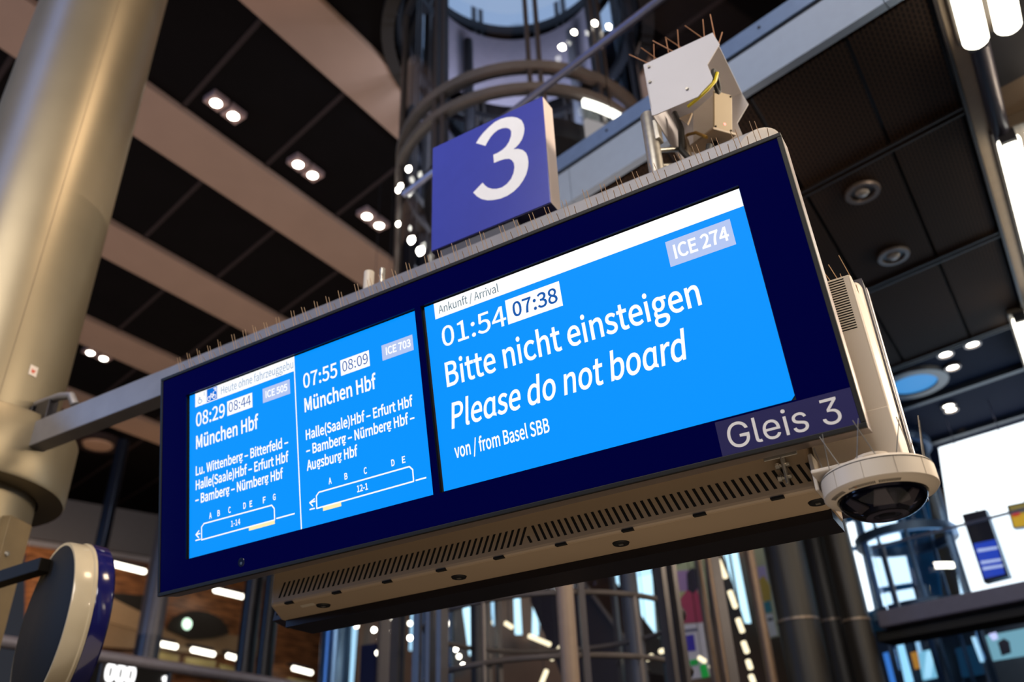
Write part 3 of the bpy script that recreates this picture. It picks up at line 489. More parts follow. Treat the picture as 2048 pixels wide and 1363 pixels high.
bm_ = thing('support_beam', 'grey steel beam carrying the display, running to the column on the left', 'beam', SIGN, (0.3, 0.46, 0.28), kind='thing')
MB().box(-1.73, 2.275, .42, .51, .280, .425).build('rail', M_steel, bm_, bev=0.006)
MB().lathe([(0, -.05), (.062, -.05), (.070, -.045), (.070, .045), (.062, .05), (0, .05)], (2.285, .465, .352), (0, 1, 0), 32).build('end_cap', M_beige, bm_, smooth=True)
for a0, a1 in ((-1.76, -1.70), (-1.66, -1.55)):
    MB().box(a0, a1, .445, .50, .38, .56).build('clamp_plate', M_darkalu, bm_, bev=0.004)
MB().tube([(-1.86, .60, .585), (-1.70, .47, .575), (-1.50, .47, .565), (-1.42, .48, .55), (-1.40, .50, .50)], .022, 12).build('strap', M_steel, bm_, smooth=True)
MB().lathe([(0, -.006), (.012, -.006), (.012, 0), (0, 0)], (-1.62, .419, .345), (0, 1, 0), 6).build('bolt', M_galv, bm_)
MB().box(1.00, 1.36, .43, .455, .36, .50).build('sign_bracket', mat('dark_grey_plate', '4d4d55', .5, .2), bm_, bev=0.003, label='dark grey plate under the number sign')
MB().tube([(0.62, .45, .42), (0.62, .45, .52)], .022, 16).build('stub_tube', M_beige, bm_, smooth=True)
MB().tube([(0.70, .44, .42), (0.70, .44, .50)], .012, 12).build('cable_gland', M_galv, bm_, smooth=True)

# ------------------------------------------------------------------ platform number sign
ns = thing('platform_sign', 'square blue platform sign with a white 3, standing on the beam', 'sign', SIGN, (1.237, .465, .469))
body = MB().box(.962, 1.512, .424, .505, .469, 1.030).build('light_box', mat('pinkish_white_enamel', 'e3d2cb', .4, noise=.02), ns, bev=.004)
MB().box(.9635, 1.5105, .420, .425, .4705, 1.0285).build('front_panel', mat('sign_blue', (0.052, 0.066, 0.43), .28, noise=.03, coat=.3), ns, bev=.002)
d3 = [Vector((x, 0, z)) for x, z in DIGIT3]
MB().add([(p.x, .4194, p.z) for p in d3], [tuple(t) for t in tessellate_polygon([[Vector((p.x, p.z, 0)) for p in d3]])]).build('digit', M_print, ns, label='white numeral 3')
MB().box(.9625, 1.5115, .4235, .5055, .4675, .4705).build('bottom_tray', mat('dark_blue_tray', '1c1a4a', .5), ns)

# ------------------------------------------------------------------ bird spikes along the top of the display
def spike_strip(u0, u1, label):
    t = thing('bird_spike_strip', label, 'bird spikes', FACE, ((u0 + u1) / 2, .045, 0), 'bird spike strips on the top edge of the display')
    MB().box(u0, u1, .035, .055, 0.0002, 0.004).build('base_strip', M_galv, t)
    k = 0; u = u0 + .012
    while u < u1 - .01:
        j = random.uniform(-.004, .004)
        for du, dz in ((0, .078), (.013, .072)):
            MB().tube([(u + du, .030, .003), (u + du - .006 + j, .020, dz + random.uniform(-.006, .004))], .0010, 5).build('spike', M_wire, t)
        MB().tube([(u + .030, .040, .003), (u + .034 + j, .012, .034)], .0011, 5).build('spike', M_wire, t)
        u += .0545
places = ['first from the left end', 'second from the left end', 'third from the left end', 'left of the number sign', 'under the number sign',
          'right of the number sign', 'in front of the hooded camera', 'at the right end']
for i in range(8):
    u0 = .06 + i * .292
    spike_strip(u0, u0 + .286, 'thin wire bird spikes on the display top edge, ' + places[i])
# ------------------------------------------------------------------ hooded camera on its post
cc = thing('surveillance_camera', 'white hooded surveillance camera on a post above the display', 'camera', SIGN, (1.93, .465, .425))
M_hood = mat('white_enamel', 'd6d4da', .42, noise=.02, scale=4)
M_hoodin = mat('cream_enamel', 'c9b594', .5, noise=.04, scale=4)
prof = [(1.955, .918), (2.224, .920), (2.2395, .850), (2.182, .779), (2.190, .706), (2.182, .690), (2.155, .672), (2.126, .650), (1.958, .652), (1.952, .700)]
pc = thing  # (names only)
hood = MB()
hood.prism([(a, .40, c) for a, c in prof], (0, .004, 0))
hood.prism([(a, .74, c) for a, c in prof], (0, .004, 0))
hood.box(1.953, 2.2255, .40, .744, .917, .921)
hood.box(1.952, 1.957, .40, .744, .655, .919)
hd = hood.build('hood', M_hood, cc, bev=.0008, label='white sheet metal hood open to the front and below')
for a, c in ((1.972, .895), (1.966, .818), (2.095, .706)):
    MB().lathe([(0, -.006), (.006, -.006), (.006, -.001), (.003, 0), (0, 0)], (a, .400, c), (0, 1, 0), 6).build('bolt', M_galv, hd)
fw = Vector((cos(rad(38)) * cos(rad(16)), -sin(rad(38)) * cos(rad(16)), -sin(rad(16)))); sd = Vector((sin(rad(38)), cos(rad(38)), 0)); up_ = sd.cross(fw) * -1
if up_.z < 0: up_ = -up_
bc = Vector((2.168, .575, .706))
def obox(mb, c, l0, l1, w0, w1, h0, h1):
    v = [c + fw * x + sd * y + up_ * z for z in (h0, h1) for x, y in ((l0, w0), (l1, w0), (l1, w1), (l0, w1))]
    return mb.add(v, [(3, 2, 1, 0), (4, 5, 6, 7), (0, 1, 5, 4), (1, 2, 6, 5), (2, 3, 7, 6), (3, 0, 4, 7)])
bx = obox(MB(), bc, -.15, -.006, -.034, .034, -.074, .072).build('camera_box', M_beige, cc, bev=.006)
obox(MB(), bc, -.006, .002, -.040, .040, -.080, .078).build('camera_front', mat('cream_front', 'b9a583', .5, noise=.02), bx, bev=.003)
for y in (-.033, .033):
    for z in (-.072, .070): MB().lathe([(0, .002), (.004, .002), (.004, 0)], bc + fw * .002 + sd * y + up_ * z, fw, 10).build('screw', M_slot, bx)
MB().lathe([(0, .003), (.004, .002), (.005, 0)], bc + fw * .002 + sd * .006 - up_ * .052, fw, 12).build('status_light', mat('red_lamp', (1.0, .25, .2), emit=3), bx, label='small red status light')
obox(MB(), bc, -.17, .010, -.050, .050, -.092, -.080).build('base_plate', M_beige2, bx, bev=.003)
MB().lathe([(0, 0), (.016, 0), (.016, .03), (0, .03)], bc - fw * .05 - up_ * .135, up_, 16).build('cable_gland', M_black, bx)
MB().tube([(2.185, .44, .75 + .035 * sin(t_)) if 0 else (2.19 + .004 * sin(t_), .45 + .035 * cos(t_), .735 + .045 * sin(t_)) for t_ in [k * pi / 10 for k in range(20)]], .007, 8, True).build('cable_loop', M_black, cc, smooth=True)
MB().tube([(2.205, .425, .745), (2.195, .412, .700), (2.165, .408, .672), (2.12, .410, .650), (2.08, .42, .645)], .006, 8).build('yellow_cable', mat('yellow_cable', 'd9c40a', .4), cc, smooth=True)
MB().tube([(1.985, .62, .70), (2.02, .60, .69), (2.06, .56, .645), (2.10, .53, .575)], .006, 8).build('yellow_cable', mat('ochre_cable', '9b7420', .5), cc, smooth=True)
MB().tube([(1.99, .58, .80), (2.01, .55, .68), (2.00, .54, .57), (2.03, .54, .50), (2.08, .55, .50), (2.10, .55, .555)], .012, 10).build('black_cable', M_black, cc, smooth=True)
MB().prism([(2.03, .47, .66), (2.08, .47, .66), (2.055, .47, .615)], (0, .01, 0)).build('stay_plate', M_beige2, cc)
MB().lathe([(0, 0), (.0275, 0), (.0275, .30), (.0262, .305), (0, .306)], (1.917, .465, .425), (0, 0, 1), 28).build('post', M_galv, cc, smooth=True, label='galvanised round post')
MB().box(1.935, 1.955, .445, .485, .585, .68).build('clamp', M_galv, cc, bev=.004)
MB().tube([(1.93, .48, .56), (1.99, .56, .60)], .010, 10).tube([(1.93, .50, .50), (2.0, .58, .53)], .010, 10).build('stay_tube', M_galv, cc, smooth=True)
MB().box(1.96, 2.28, .54, .62, .425, .445).build('foot_plate', M_steel, cc, bev=.004)
MB().box(2.00, 2.02, .56, .60, .44, .66).build('mount_arm', M_beige2, cc, bev=.003)
for i, a in enumerate((1.985, 2.035, 2.085, 2.135, 2.185, 2.215)):
    for k, (dx, dy, h) in enumerate(((-.105, -.02, .115), (.015, .0, .135), (-.075, .09, .10), (.03, .10, .13))):
        if (i + k) % 5 == 4: continue
        MB().tube([(a, .43 + .05 * (i % 2), .921), (a + dx * .8, .43 + dy, .921 + h * (.85 + .06 * (i % 3)))], .0022, 6).build('spike', M_rust, cc)
# ------------------------------------------------------------------ vented cabinet at the right end
vc = thing('vented_cabinet', 'tall beige vented cabinet at the right end between the displays', 'cabinet', SIGN, (2.35, .40, -.93))
MB().box(2.25, 2.447, .300, .52, -.868, -.297).build('body', M_beige, vc, bev=.008)
vs = MB()
for i in range(21):
    c = -.308 - .0077 * i; vs.box(2.33, 2.427, .2993, .303, c - .0016, c + .0016)
vs.build('vent_slots', M_slot, vc)
MB().lathe([(0, .012), (.012, .012), (.016, 0)], (2.418, .36, -.297), (0, 0, 1), 16).build('spike_foot', M_beige, vc)
for p in ((2.395, .33, 2.372, .075), (2.415, .36, 2.395, .085), (2.42, .36, 2.418, .045), (2.445, .33, 2.43, .085), (2.446, .42, 2.446, .03)):
    MB().tube([(p[0], p[1], -.297), (p[2], p[1], -.297 + p[3])], .0013, 5).build('spike', M_wire, vc)
MB().box(2.242, 2.252, .225, .30, -.895, -.80).build('mount_plate', M_beige, vc, bev=.003)
MB().box(2.25, 2.43, .17, .32, -.872, -.862).build('mount_shelf', M_beige, vc, bev=.003)
MB().box(2.246, 2.446, .288, .298, -.905, -.70).build('apron_plate', M_beige, vc, bev=.004)
# ------------------------------------------------------------------ dome camera
DC = Vector((2.384, .215, -.905))
dc = thing('dome_camera', 'round beige dome camera with dark glass hanging under the right corner of the display', 'camera', SIGN, DC)
R0 = .124
MB().lathe([(.0, .030), (.05, .030), (.110, .022), (.118, .018), (R0, .012), (R0 + .001, -.030), (.120, -.036), (.099, -.041), (.096, -.036), (.0, -.036)], DC, (0, 0, 1), 72).build('housing_ring', M_beige, dc, smooth=True)
MB().tube([DC + Vector((R0 * 1.002 * cos(t_), R0 * 1.002 * sin(t_), .010)) for t_ in [k * 2 * pi / 64 for k in range(64)]], .0009, 5, True).build('top_seam', M_slot, dc)
ps = MB()
for a in (200, 232, 264, 296, 328):
    t_ = rad(a); e = Vector((cos(t_), sin(t_), 0)); ps.tube([DC + e * (R0 + .0004) + Vector((0, 0, .009)), DC + e * (R0 + .001) + Vector((0, 0, -.030))], .0006, 4)
ps.build('panel_joints', mat('joint_line', '8a7d6c', .6), dc)  # joints drawn as thin lines, darker than the housing ring
gv = MB()
for a0, a1 in ((205, 232), (248, 272), (277, 300)):
    for k in range(14):
        t_ = rad(a0 + (a1 - a0) * k / 13); e = Vector((cos(t_), sin(t_), 0)); q = Vector((-e.y, e.x, 0)) * .0009
        p0 = DC + e * .1035 + Vector((0, 0, -.0405)); p1 = DC + e * .1135 + Vector((0, 0, -.0382))
        gv.add([p0 - q, p0 + q, p1 + q, p1 - q], [(0, 1, 2, 3)])
gv.build('vent_slots', M_slot, dc)
# maker's lettering on the rim
lt = lettering(MB(), 'AXIS', G1, CAP1, 0, 0, .015, .0055, 0, 14)
t0 = rad(240); mk = MB()
for_v = []
for p in lt.v:
    t_ = t0 + p.x / .109; rr = .1125 - (p.z) * -1 - .006
    e = Vector((cos(t_), sin(t_), 0)); h = -.0408 + (rr - .099) * .18
    for_v.append(DC + e * rr + Vector((0, 0, h)))
mk.add(for_v, lt.f).build('maker_mark', M_slot, dc)
t_ = rad(249.5); e = Vector((cos(t_), sin(t_), 0)); q = Vector((-e.y, e.x, 0))
MB().add([DC + e * .107 + q * -.002 + Vector((0, 0, -.0402)), DC + e * .107 + q * .003 + Vector((0, 0, -.0402)), DC + e * .111 + q * .001 + Vector((0, 0, -.0394))], [(0, 1, 2)]).build('maker_triangle', mat('orange_mark', 'c9772c', .5), dc)
M_dome = glass('smoked_dome_glass', (.58, .58, .70), .22, .01)
MB().lathe([(.0965, -.036)] + [(.0965 * cos(k * pi / 2 / 14), -.040 - .052 * sin(k * pi / 2 / 14)) for k in range(15)], DC, (0, 0, 1), 72).build('dome', M_dome, dc, smooth=True, label='dark glossy dome glass')
MB().lathe([(.094, -.037), (.090, -.045), (.062, -.052), (.048, -.078), (.046, -.082), (0, -.082)], DC, (0, 0, 1), 48).build('lens_core', mat('lens_core', '101024', .18, noise=0), dc, smooth=True)
for a in (215, 275, 335):
    t_ = rad(a); e = Vector((cos(t_), sin(t_), 0)); q = Vector((-e.y, e.x, 0))
    MB().prism([DC + e * .083 + q * .012 + Vector((0, 0, -.050)), DC + e * .083 - q * .012 + Vector((0, 0, -.050)), DC + e * .050 - q * .022 + Vector((0, 0, -.074)), DC + e * .050 + q * .022 + Vector((0, 0, -.074))], (0, 0, .004)).build('lens_spacer', mat('lens_grey', '716b63', .4), dc)
MB().lathe([(.044, -.0825), (.046, -.0855), (.032, -.0865), (.030, -.083)], DC, (0, 0, 1), 40).build('lens_ring', M_alu, dc, smooth=True)
MB().lathe([(.018, -.0828), (.019, -.086), (.014, -.0865), (0, -.0865)], DC, (0, 0, 1), 28).build('lens', mat('lens_glass', '0a0a18', .05, noise=0, coat=1), dc, smooth=True)
MB().lathe([(.034, .028), (.032, .045), (.040, .050), (.040, .056), (0, .056)], DC, (0, 0, 1), 32).build('neck', M_beige, dc, smooth=True)
MB().tube([DC + Vector((.0, .0, .035)), DC + Vector((-.05, .03, .03)), DC + Vector((-.13, .06, .02))], .020, 14).build('conduit', M_beige2, dc, smooth=True)
for k in range(16):
    t_ = 2 * pi * k / 16 + .2; e = Vector((cos(t_), sin(t_), 0)); q = Vector((-e.y, e.x, 0)); s_ = .03 * (1 if k % 2 else -1)
    MB().tube([DC + e * .108 + Vector((0, 0, .018)), DC + e * .118 + q * s_ + Vector((0, 0, .018 + random.uniform(.085, .12)))], .0013, 5).build('spike', M_galv, dc)
# ================================================================== the hall around the display
def pl(px, py, p0, n):              # point seen at (px, py) on the plane through p0 with normal n
    d = ray(px, py); return CAM + d * ((Vector(p0) - CAM).dot(n) / d.dot(n))
def vcyl(mb, c, r, z0, z1, n=40): return mb.lathe([(0, z0), (r, z0), (r, z1), (0, z1)], (c[0], c[1], 0), (0, 0, 1), n)
def glow(name, col, s): return mat(name, col, emit=s)
M_ceilb = mat('ceiling_beige', '9c8170', .7, noise=.04, scale=2)
M_ceild = mat('ceiling_dark_panel', '080506', .8, noise=.2, scale=2, spec=.1)
M_joint = mat('ceiling_joint', '2a2122', .7, spec=.2)
M_lamp = glow('lamp_warm_white', (1.0, .93, .80), 14)
M_tube = glow('tube_warm_white', (1.0, .95, .80), 5)
M_tubes = glow('small_tube_cream', (1.0, .87, .58), 1.5)
M_day = glow('daylight_pane', (.86, .95, 1.0), 2.2)
M_dayb = glow('reflection_blue', (.42, .74, 1.0), 1.1)
M_dark = mat('dark_steel', '2a2a30', .45, .5)
M_mull = mat('bronze_grey_steel', '6d6664', .4, .4)
M_grey = mat('hall_grey_panel', '55565f', .6)
M_black = MATS['black_rubber']

struct(MB().box(-60, 60, -40, 70, -.1, 0), 'floor', mat('platform_stone', '3a3634', .6, noise=.15, scale=1.5))
TW = Vector((.25, 7.5, 0)); TR = 1.476; HOLE = 1.62
HC = 9.0; ZC = CAM_Z + HC
def sn(s, n, z=0.0): return E1 * s + N1 * n + Vector((0, 0, z))      # hall coordinates: s along the beams, n across
# beams: n ranges, from left to right
beams = [(-18.03, -17.13), (-15.1, -14.2), (-12.19, -11.29), (-9.27, -8.33), (-6.27, -5.49), (-3.35, -2.57), (-.42, .36), (2.5, 3.3)]
def clear(s, n): return (sn(s, n) - TW).length > HOLE
cb = MB(); jb = MB()
edges = [-24] + [v for b_ in beams for v in b_] + [9]
def hole_cells(mb, sa, sb, na, nb, z, th, depth=0):
    cs = [sn(s_, n_) for s_ in (sa, sb) for n_ in (na, nb)]
    mid = sn((sa + sb) / 2, (na + nb) / 2); half = hypot(sb - sa, nb - na) / 2
    d_ = (mid - TW).length
    if d_ > HOLE + half or depth == 5:
        if d_ > HOLE + .02: mb.prism([sn(sa, na, z), sn(sb, na, z), sn(sb, nb, z), sn(sa, nb, z)], (0, 0, th))
    elif d_ + half > HOLE * .98:
        ms, mn = (sa + sb) / 2, (na + nb) / 2
        for x in ((sa, ms), (ms, sb)):
            for y in ((na, mn), (mn, nb)): hole_cells(mb, x[0], x[1], y[0], y[1], z, th, depth + 1)
for k in range(0, len(edges), 2):
    n0, n1 = edges[k], edges[k + 1]; s = -9.0
    while s < 27:
        hole_cells(cb, s, s + 1.5, n0, n1, ZC + .10, .1)
        t0 = E1 * (s + .18) + N1 * n0; L_ = (n1 - n0) / E2.dot(N1)
        if (t0 + E2 * L_ / 2 - TW).length > HOLE + .9:
            q_ = E1 * .035
            jb.prism([t0 - q_ + ZZ * (ZC + .085), t0 + q_ + ZZ * (ZC + .085), t0 + q_ + E2 * L_ + ZZ * (ZC + .085), t0 - q_ + E2 * L_ + ZZ * (ZC + .085)], (0, 0, .01))
        s += 1.5
struct(cb, 'ceiling', M_ceild); struct(jb, 'trim_1', M_joint)
for n0, n1 in beams:
    mb = MB(); s = -9.0
    while s < 24.1:
        hole_cells(mb, s, s + 1.655, n0, n1, ZC, .14); s += 1.655
    struct(mb, 'ceiling_beam', M_ceilb)
e0 = hz(300, 1000, HC); e0s = e0.dot(E1)
struct(MB().prism([sn(24.2, -24, ZC - .01), sn(25.6, -24, ZC - .01), sn(25.6, -4, ZC - .01), sn(24.2, -4, ZC - .01)], (0, 0, .14)), 'ceiling_beam', M_ceilb)
struct(MB().prism([sn(25.6, -26, 0), sn(25.6, 12, 0), sn(25.6, 12, ZC + .2), sn(25.6, -26, ZC + .2)], tuple(E1 * .2)), 'wall_far', mat('far_wall', '4d4640', .7))
# ceiling opening round the lift
op = MB().lathe([(HOLE - .02, ZC - .04), (HOLE + .14, ZC - .04), (HOLE + .14, ZC + .12), (HOLE - .02, ZC + .6)], TW, (0, 0, 1), 72)
struct(op, 'trim_2', mat('opening_rim', '110d0e', .6), smooth=True)
struct(MB().lathe([(HOLE - .05, ZC + .05), (HOLE - .05, ZC + 5.5)], TW, (0, 0, 1), 72), 'wall_shaft', mat('shaft_wall', '181314', .7), smooth=True)
# twin recessed spotlights
def twin(px, py, px2, py2, label):
    p = (hz(px, py, HC - .02) + hz(px2, py2, HC - .02)) / 2; fr = frame(Vector((p.x, p.y, ZC + .10)), E1, -N1, ZZ)
    t = thing('twin_spotlight', label, 'ceiling light', fr, (0, 0, 0), 'twin spotlights in the dark ceiling bays')
    for sx in (-.15, .15):
        h_ = MB().box(sx - .13, sx + .13, -.12, .12, -.10, -.0).build('housing', mat('spot_housing', 'a58a86', .35, .3), t, bev=.01)
        MB().lathe([(0, -.125), (.05, -.12), (.075, -.10), (0, -.099)], (sx, 0, 0), (0, 0, 1), 20).build('lamp', M_lamp, h_)
twin(435, 210, 463, 233, 'twin ceiling spotlight, highest in view, right beside the large column')
twin(598, 332, 623, 352, 'twin ceiling spotlight, second down the row from the column top')
twin(735, 436, 757, 452, 'twin ceiling spotlight, lowest of its row, next to the glass lift')
twin(180, 708, 207, 718, 'twin ceiling spotlight low on the left between column and steel beam')
p = hz(196, 888, HC - .1)
t = thing('ceiling_speaker', 'round beige ceiling disc seen just below the steel beam', 'ceiling disc', WORLD, p)
MB().lathe([(0, -.05), (.32, -.05), (.36, 0), (.36, .1), (0, .1)], p, (0, 0, 1), 40).build('disc', M_ceilb, t, smooth=True)
MB().lathe([(.38, -.02), (.54, -.02), (.56, .1), (.38, .1)], p, (0, 0, 1), 40).build('rim', M_joint, t, smooth=True)

# ------------------------------------------------------------------ big column, sleeve, clock
CC = Vector((-3.02, 4.23, 0)); RC = .41
M_col = mat('brushed_column_steel', '9d9179', .40, .6, noise=.05, scale=3, bump=.03)
col = thing('steel_column', 'thick pale metal column rising along the left edge', 'column', WORLD, CC, kind='thing')
vcyl(MB(), CC, RC, 0, ZC + .09, 96).build('shaft', M_col, col, smooth=True)
MB().lathe([(.42, 3.31), (.545, 3.31), (.552, 3.33), (.552, 3.655), (.545, 3.67), (.42, 3.67)], CC, (0, 0, 1), 96).build('sleeve', M_col, col, smooth=True, label='wider sleeve round the column under the beam')
dv = (vd(25, 700, 4.8) - CC); dv.z = 0; dv.normalize()
mb = MB(); dq = dv.cross(ZZ)
mb.prism([CC + dv * (RC + .0005) + dq * -.0015 + ZZ * 3.75, CC + dv * (RC + .0005) + dq * .0015 + ZZ * 3.75, CC + dv * (RC + .0005) + dq * .0015 + ZZ * 9, CC + dv * (RC + .0005) + dq * -.0015 + ZZ * 9], tuple(dv * .0008))
mb.build('sheet_seam', mat('seam_line', '6f604e', .6), col)
p = vd(70, 740, 4.83); dv = (p - CC); dv.z = 0; dv.normalize(); dq = Vector((-dv.y, dv.x, 0)); p = CC + dv * (RC + .002) + ZZ * p.z
st = MB().prism([p + dq * x + ZZ * z for x, z in ((-.024, -.03), (.024, -.03), (.024, .03), (-.024, .03))], tuple(dv * .001)).build('sticker', mat('white_sticker', 'e8dcd2', .5), col)
MB().prism([p + dv * .0012 + dq * x + ZZ * z for x, z in ((-.012, -.010), (0, -.016), (.010, -.006), (.013, .008), (0, .004), (-.010, .012))], tuple(dv * .0005)).build('sticker_mark', mat('red_print', 'd0604c', .5), st)
KD = 4.15; kc = vd(82, 1250, KD); ax = Vector((sin(rad(47)), cos(rad(47)), 0))
ck = thing('station_clock', 'round station clock seen from behind, beige drum with dark blue rim, on the column', 'clock', WORLD, kc)
KR = .335
MB().lathe([(0, 0), (KR - .01, 0), (KR, .006), (KR, .012)], kc, ax, 96, up=ZZ).build('back_plate', mat('dark_brown_plate', '16130f', .6, spec=.2), ck, smooth=True)
MB().lathe([(KR - .004, .004), (KR + .008, .004), (KR + .012, .012), (KR + .012, .075), (KR + .018, .080), (KR + .018, .090), (KR - .004, .090)], kc, ax, 96, up=ZZ).build('drum', mat('cream_gloss', 'd3c4a6', .22, noise=.02, coat=.5), ck, smooth=True)
MB().lathe([(KR - .004, .090), (KR + .014, .090), (KR + .018, .098), (KR + .016, .155), (KR + .004, .165), (0, .165)], kc, ax, 96, up=ZZ).build('rim', mat('dark_blue_gloss', (.012, .012, .11), .15, noise=0, coat=.8), ck, smooth=True, label='glossy dark blue rim')
MB().lathe([(0, .1655), (KR - .03, .1655)], kc, ax, 64, up=ZZ).build('dial', mat('clock_dial', 'e9e9e4', .4), ck)
fr = frame(kc, ax, -N1, ZZ)
mb = MB(); mb.v = []
arm0 = CC + Vector((0, 0, kc.z + .27)); d_ = (kc - N1 * .10 - arm0); d_.z = 0; L_ = d_.length; d_.normalize(); q = d_.cross(ZZ)
MB().prism([arm0 + d_ * (RC - .02) + q * .03 + ZZ * .03, arm0 + d_ * (L_ + .02) + q * .03 + ZZ * .03, arm0 + d_ * (L_ + .02) + q * .03 - ZZ * .03, arm0 + d_ * (RC - .02) + q * .03 - ZZ * .03], tuple(q * -.06)).build('arm', mat('dark_brown_plate', '1d1a15', .5), ck, bev=.004)
p0 = vd(74, 1180, 4.78)
dv = (p0 - CC); dv.z = 0; dv.normalize(); dq = Vector((-dv.y, dv.x, 0)); b0 = CC + dv * (RC - .02)
bp = MB().prism([b0 + dq * .10 + ZZ * 1.7, b0 - dq * .07 + ZZ * 1.7, b0 - dq * .07 + ZZ * 3.15, b0 + dq * .10 + ZZ * 3.15], tuple(dv * .06)).build('mount_plate', mat('bracket_tan', '8a7758', .5, .2), ck, bev=.006)
for z in (2.96, 2.82, 2.35, 2.2):
    MB().lathe([(0, .012), (.012, .010), (.014, 0)], b0 + dv * .06 - dq * .03 + ZZ * z, dv, 12).build('rivet', M_galv, bp, smooth=True)

# ------------------------------------------------------------------ glass lift tower
tw = thing('glass_lift', 'round glass lift tower with steel rings rising behind the number sign', 'lift', WORLD, TW)
M_lift = glass('lift_glass', (.80, .84, .90), .22, .04)
M_ringm = mat('lift_ring_steel', '6e6a69', .35, .4)
def ringtube(h, r, rad_, m, name, parent=tw, n=72):
    z = CAM_Z + h
    return MB().tube([TW + Vector((r * cos(2 * pi * k / n), r * sin(2 * pi * k / n), z)) for k in range(n)], rad_, 8, True).build(name, m, parent, smooth=True)
def ringband(h0, h1, r, th, m, name, parent=tw, a0=0, a1=2 * pi):
    return MB().lathe([(r, CAM_Z + h0), (r + th, CAM_Z + h0), (r + th, CAM_Z + h1), (r, CAM_Z + h1), (r, CAM_Z + h0)], TW, (0, 0, 1), 72, a0, a1, up=Vector((1, 0, 0))).build(name, m, parent, smooth=True)
def polar(a, r, h): return TW + Vector((r * cos(a), r * sin(a), CAM_Z + h))
th0 = atan2(-7.5, -.25)
for k in (6, 36, 92, -36, -72, -104, 152, 205, 240):
    a = th0 + rad(k)
    e = Vector((cos(a), sin(a), 0)); q = Vector((-e.y, e.x, 0))
    mb = MB()
    for o_, wd in ((-.055, .035), (.055, .035)):
        c = TW + e * (TR - .03) + q * o_
        mb.prism([c + e * x * .04 + q * y * wd / 1.6 for x, y in ((-1, -1), (1, -1), (1, 1), (-1, 1))], (0, 0, CAM_Z + 15)) if 0 else mb.prism([Vector((c.x, c.y, 0)) + e * x * .04 + q * y * wd / 1.6 for x, y in ((-1, -1), (1, -1), (1, 1), (-1, 1))], (0, 0, 16.5))
    mb.build('mullion', mat('mullion_steel', '4a4648', .35, .4), tw)
for h, b_ in ((6.80, .11), (6.50, .09), (3.1, .12), (10.84, .2), (10.52, .16), (9.0, .1)):
    ringband(h, h + b_, TR - .07, .10, M_ringm if h < 9 else M_dark, 'ring')
MB().lathe([(TR - .02, CAM_Z + 2.3), (TR - .02, 16.4)], TW, (0, 0, 1), 96).build('glass_shell', M_lift, tw, smooth=True, label='curved clear glass')
fa = atan2(7.5, .25)
MB().lathe([(TR - .25, CAM_Z + 9.1), (TR - .25, CAM_Z + 10.5)], TW, (0, 0, 1), 36, fa - 1.25, fa + 1.0, up=Vector((1, 0, 0))).build('back_panel', mat('lavender_panel', '9a94a6', .5), tw, smooth=True)
MB().lathe([(TR - .25, CAM_Z + 11.1), (TR - .25, CAM_Z + 15)], TW, (0, 0, 1), 36, fa - 1.0, fa + .9, up=Vector((1, 0, 0))).build('daylit_glazing', glow('daylit_glazing', (.42, .56, .80), .85), tw, smooth=True, label='daylit glazing high inside the tower')
MB().lathe([(0, CAM_Z + 6.2), (TR - .3, CAM_Z + 6.2), (TR - .3, CAM_Z + 6.45), (0, CAM_Z + 6.45)], TW, (0, 0, 1), 48).build('cabin_floor', M_dark, tw, smooth=True)
for k, a in enumerate((fa - .8, fa + .75)):
    c = TW + Vector((cos(a), sin(a), 0)) * (TR - .42)
    vcyl(MB(), c, .07, 0, CAM_Z + 10, 16).build('guide_rail', M_dark if k % 2 else M_grey, tw, smooth=True)
MB().box(-.25, .75, 8.15, 8.35, CAM_Z + 3.2, CAM_Z + 6.2).build('machine_panel', mat('machine_panel', '3b3734', .6), tw)
# curved lamp and frosted band on the gallery side
ar = atan2(-6, .6)
def arcband(pA, pB, h0, h1, r, m, name, label=None):
    a0, a1 = [atan2(p.y - TW.y, p.x - TW.x) for p in (pA, pB)]
    o = MB().lathe([(r, CAM_Z + h0), (r + .04, CAM_Z + h0), (r + .04, CAM_Z + h1), (r, CAM_Z + h1), (r, CAM_Z + h0)], TW, (0, 0, 1), 24, a0, a1, up=Vector((1, 0, 0))).build(name, m, tw, smooth=True)
    if label: o['label'] = label
    return o
pA, pB = vd(1168, 195, 6.12), vd(1262, 232, 6.40)
hA = vd(1205, 207, 6.2).z - CAM_Z
arcband(pA, pB, hA - .045, hA + .045, TR + .02, M_tube, 'curved_lamp', 'glowing curved lamp')
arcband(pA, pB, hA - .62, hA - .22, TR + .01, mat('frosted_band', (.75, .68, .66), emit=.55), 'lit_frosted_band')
for px, py, r_ in ((1124, 95, .055), (1148, 65, .045), (1189, 47, .05), (1217, 54, .05), (818, 338, .05), (802, 372, .045), (797, 380, .045), (797, 448, .04), (824, 480, .06), (842, 502, .065)):  # light reflections in the tower glass, built as small glowing bodies
    r_ *= .72; D = 6.35 if 830 < px < 1240 else 7.0
    d = ray(px, py); dx = Vector((d.x, d.y, 0)).normalized(); o_ = -TW; b_ = dx.dot(o_); disc = b_ * b_ - (o_.length_squared - (TR + .05) ** 2)
    tt = -b_ - math.sqrt(max(disc, 0)); p = CAM + d * (tt / hypot(d.x, d.y))
    e = (p - TW); e.z = 0; e.normalize()
    lb = MB().lathe([(0, r_ * .9), (r_ * .6, r_ * .7), (r_, 0), (r_ * .6, -r_ * .4), (0, -r_ * .5)], p, e, 16).build('lamp', M_lamp, tw, smooth=True)  # glowing body standing in for a light reflection in the glass
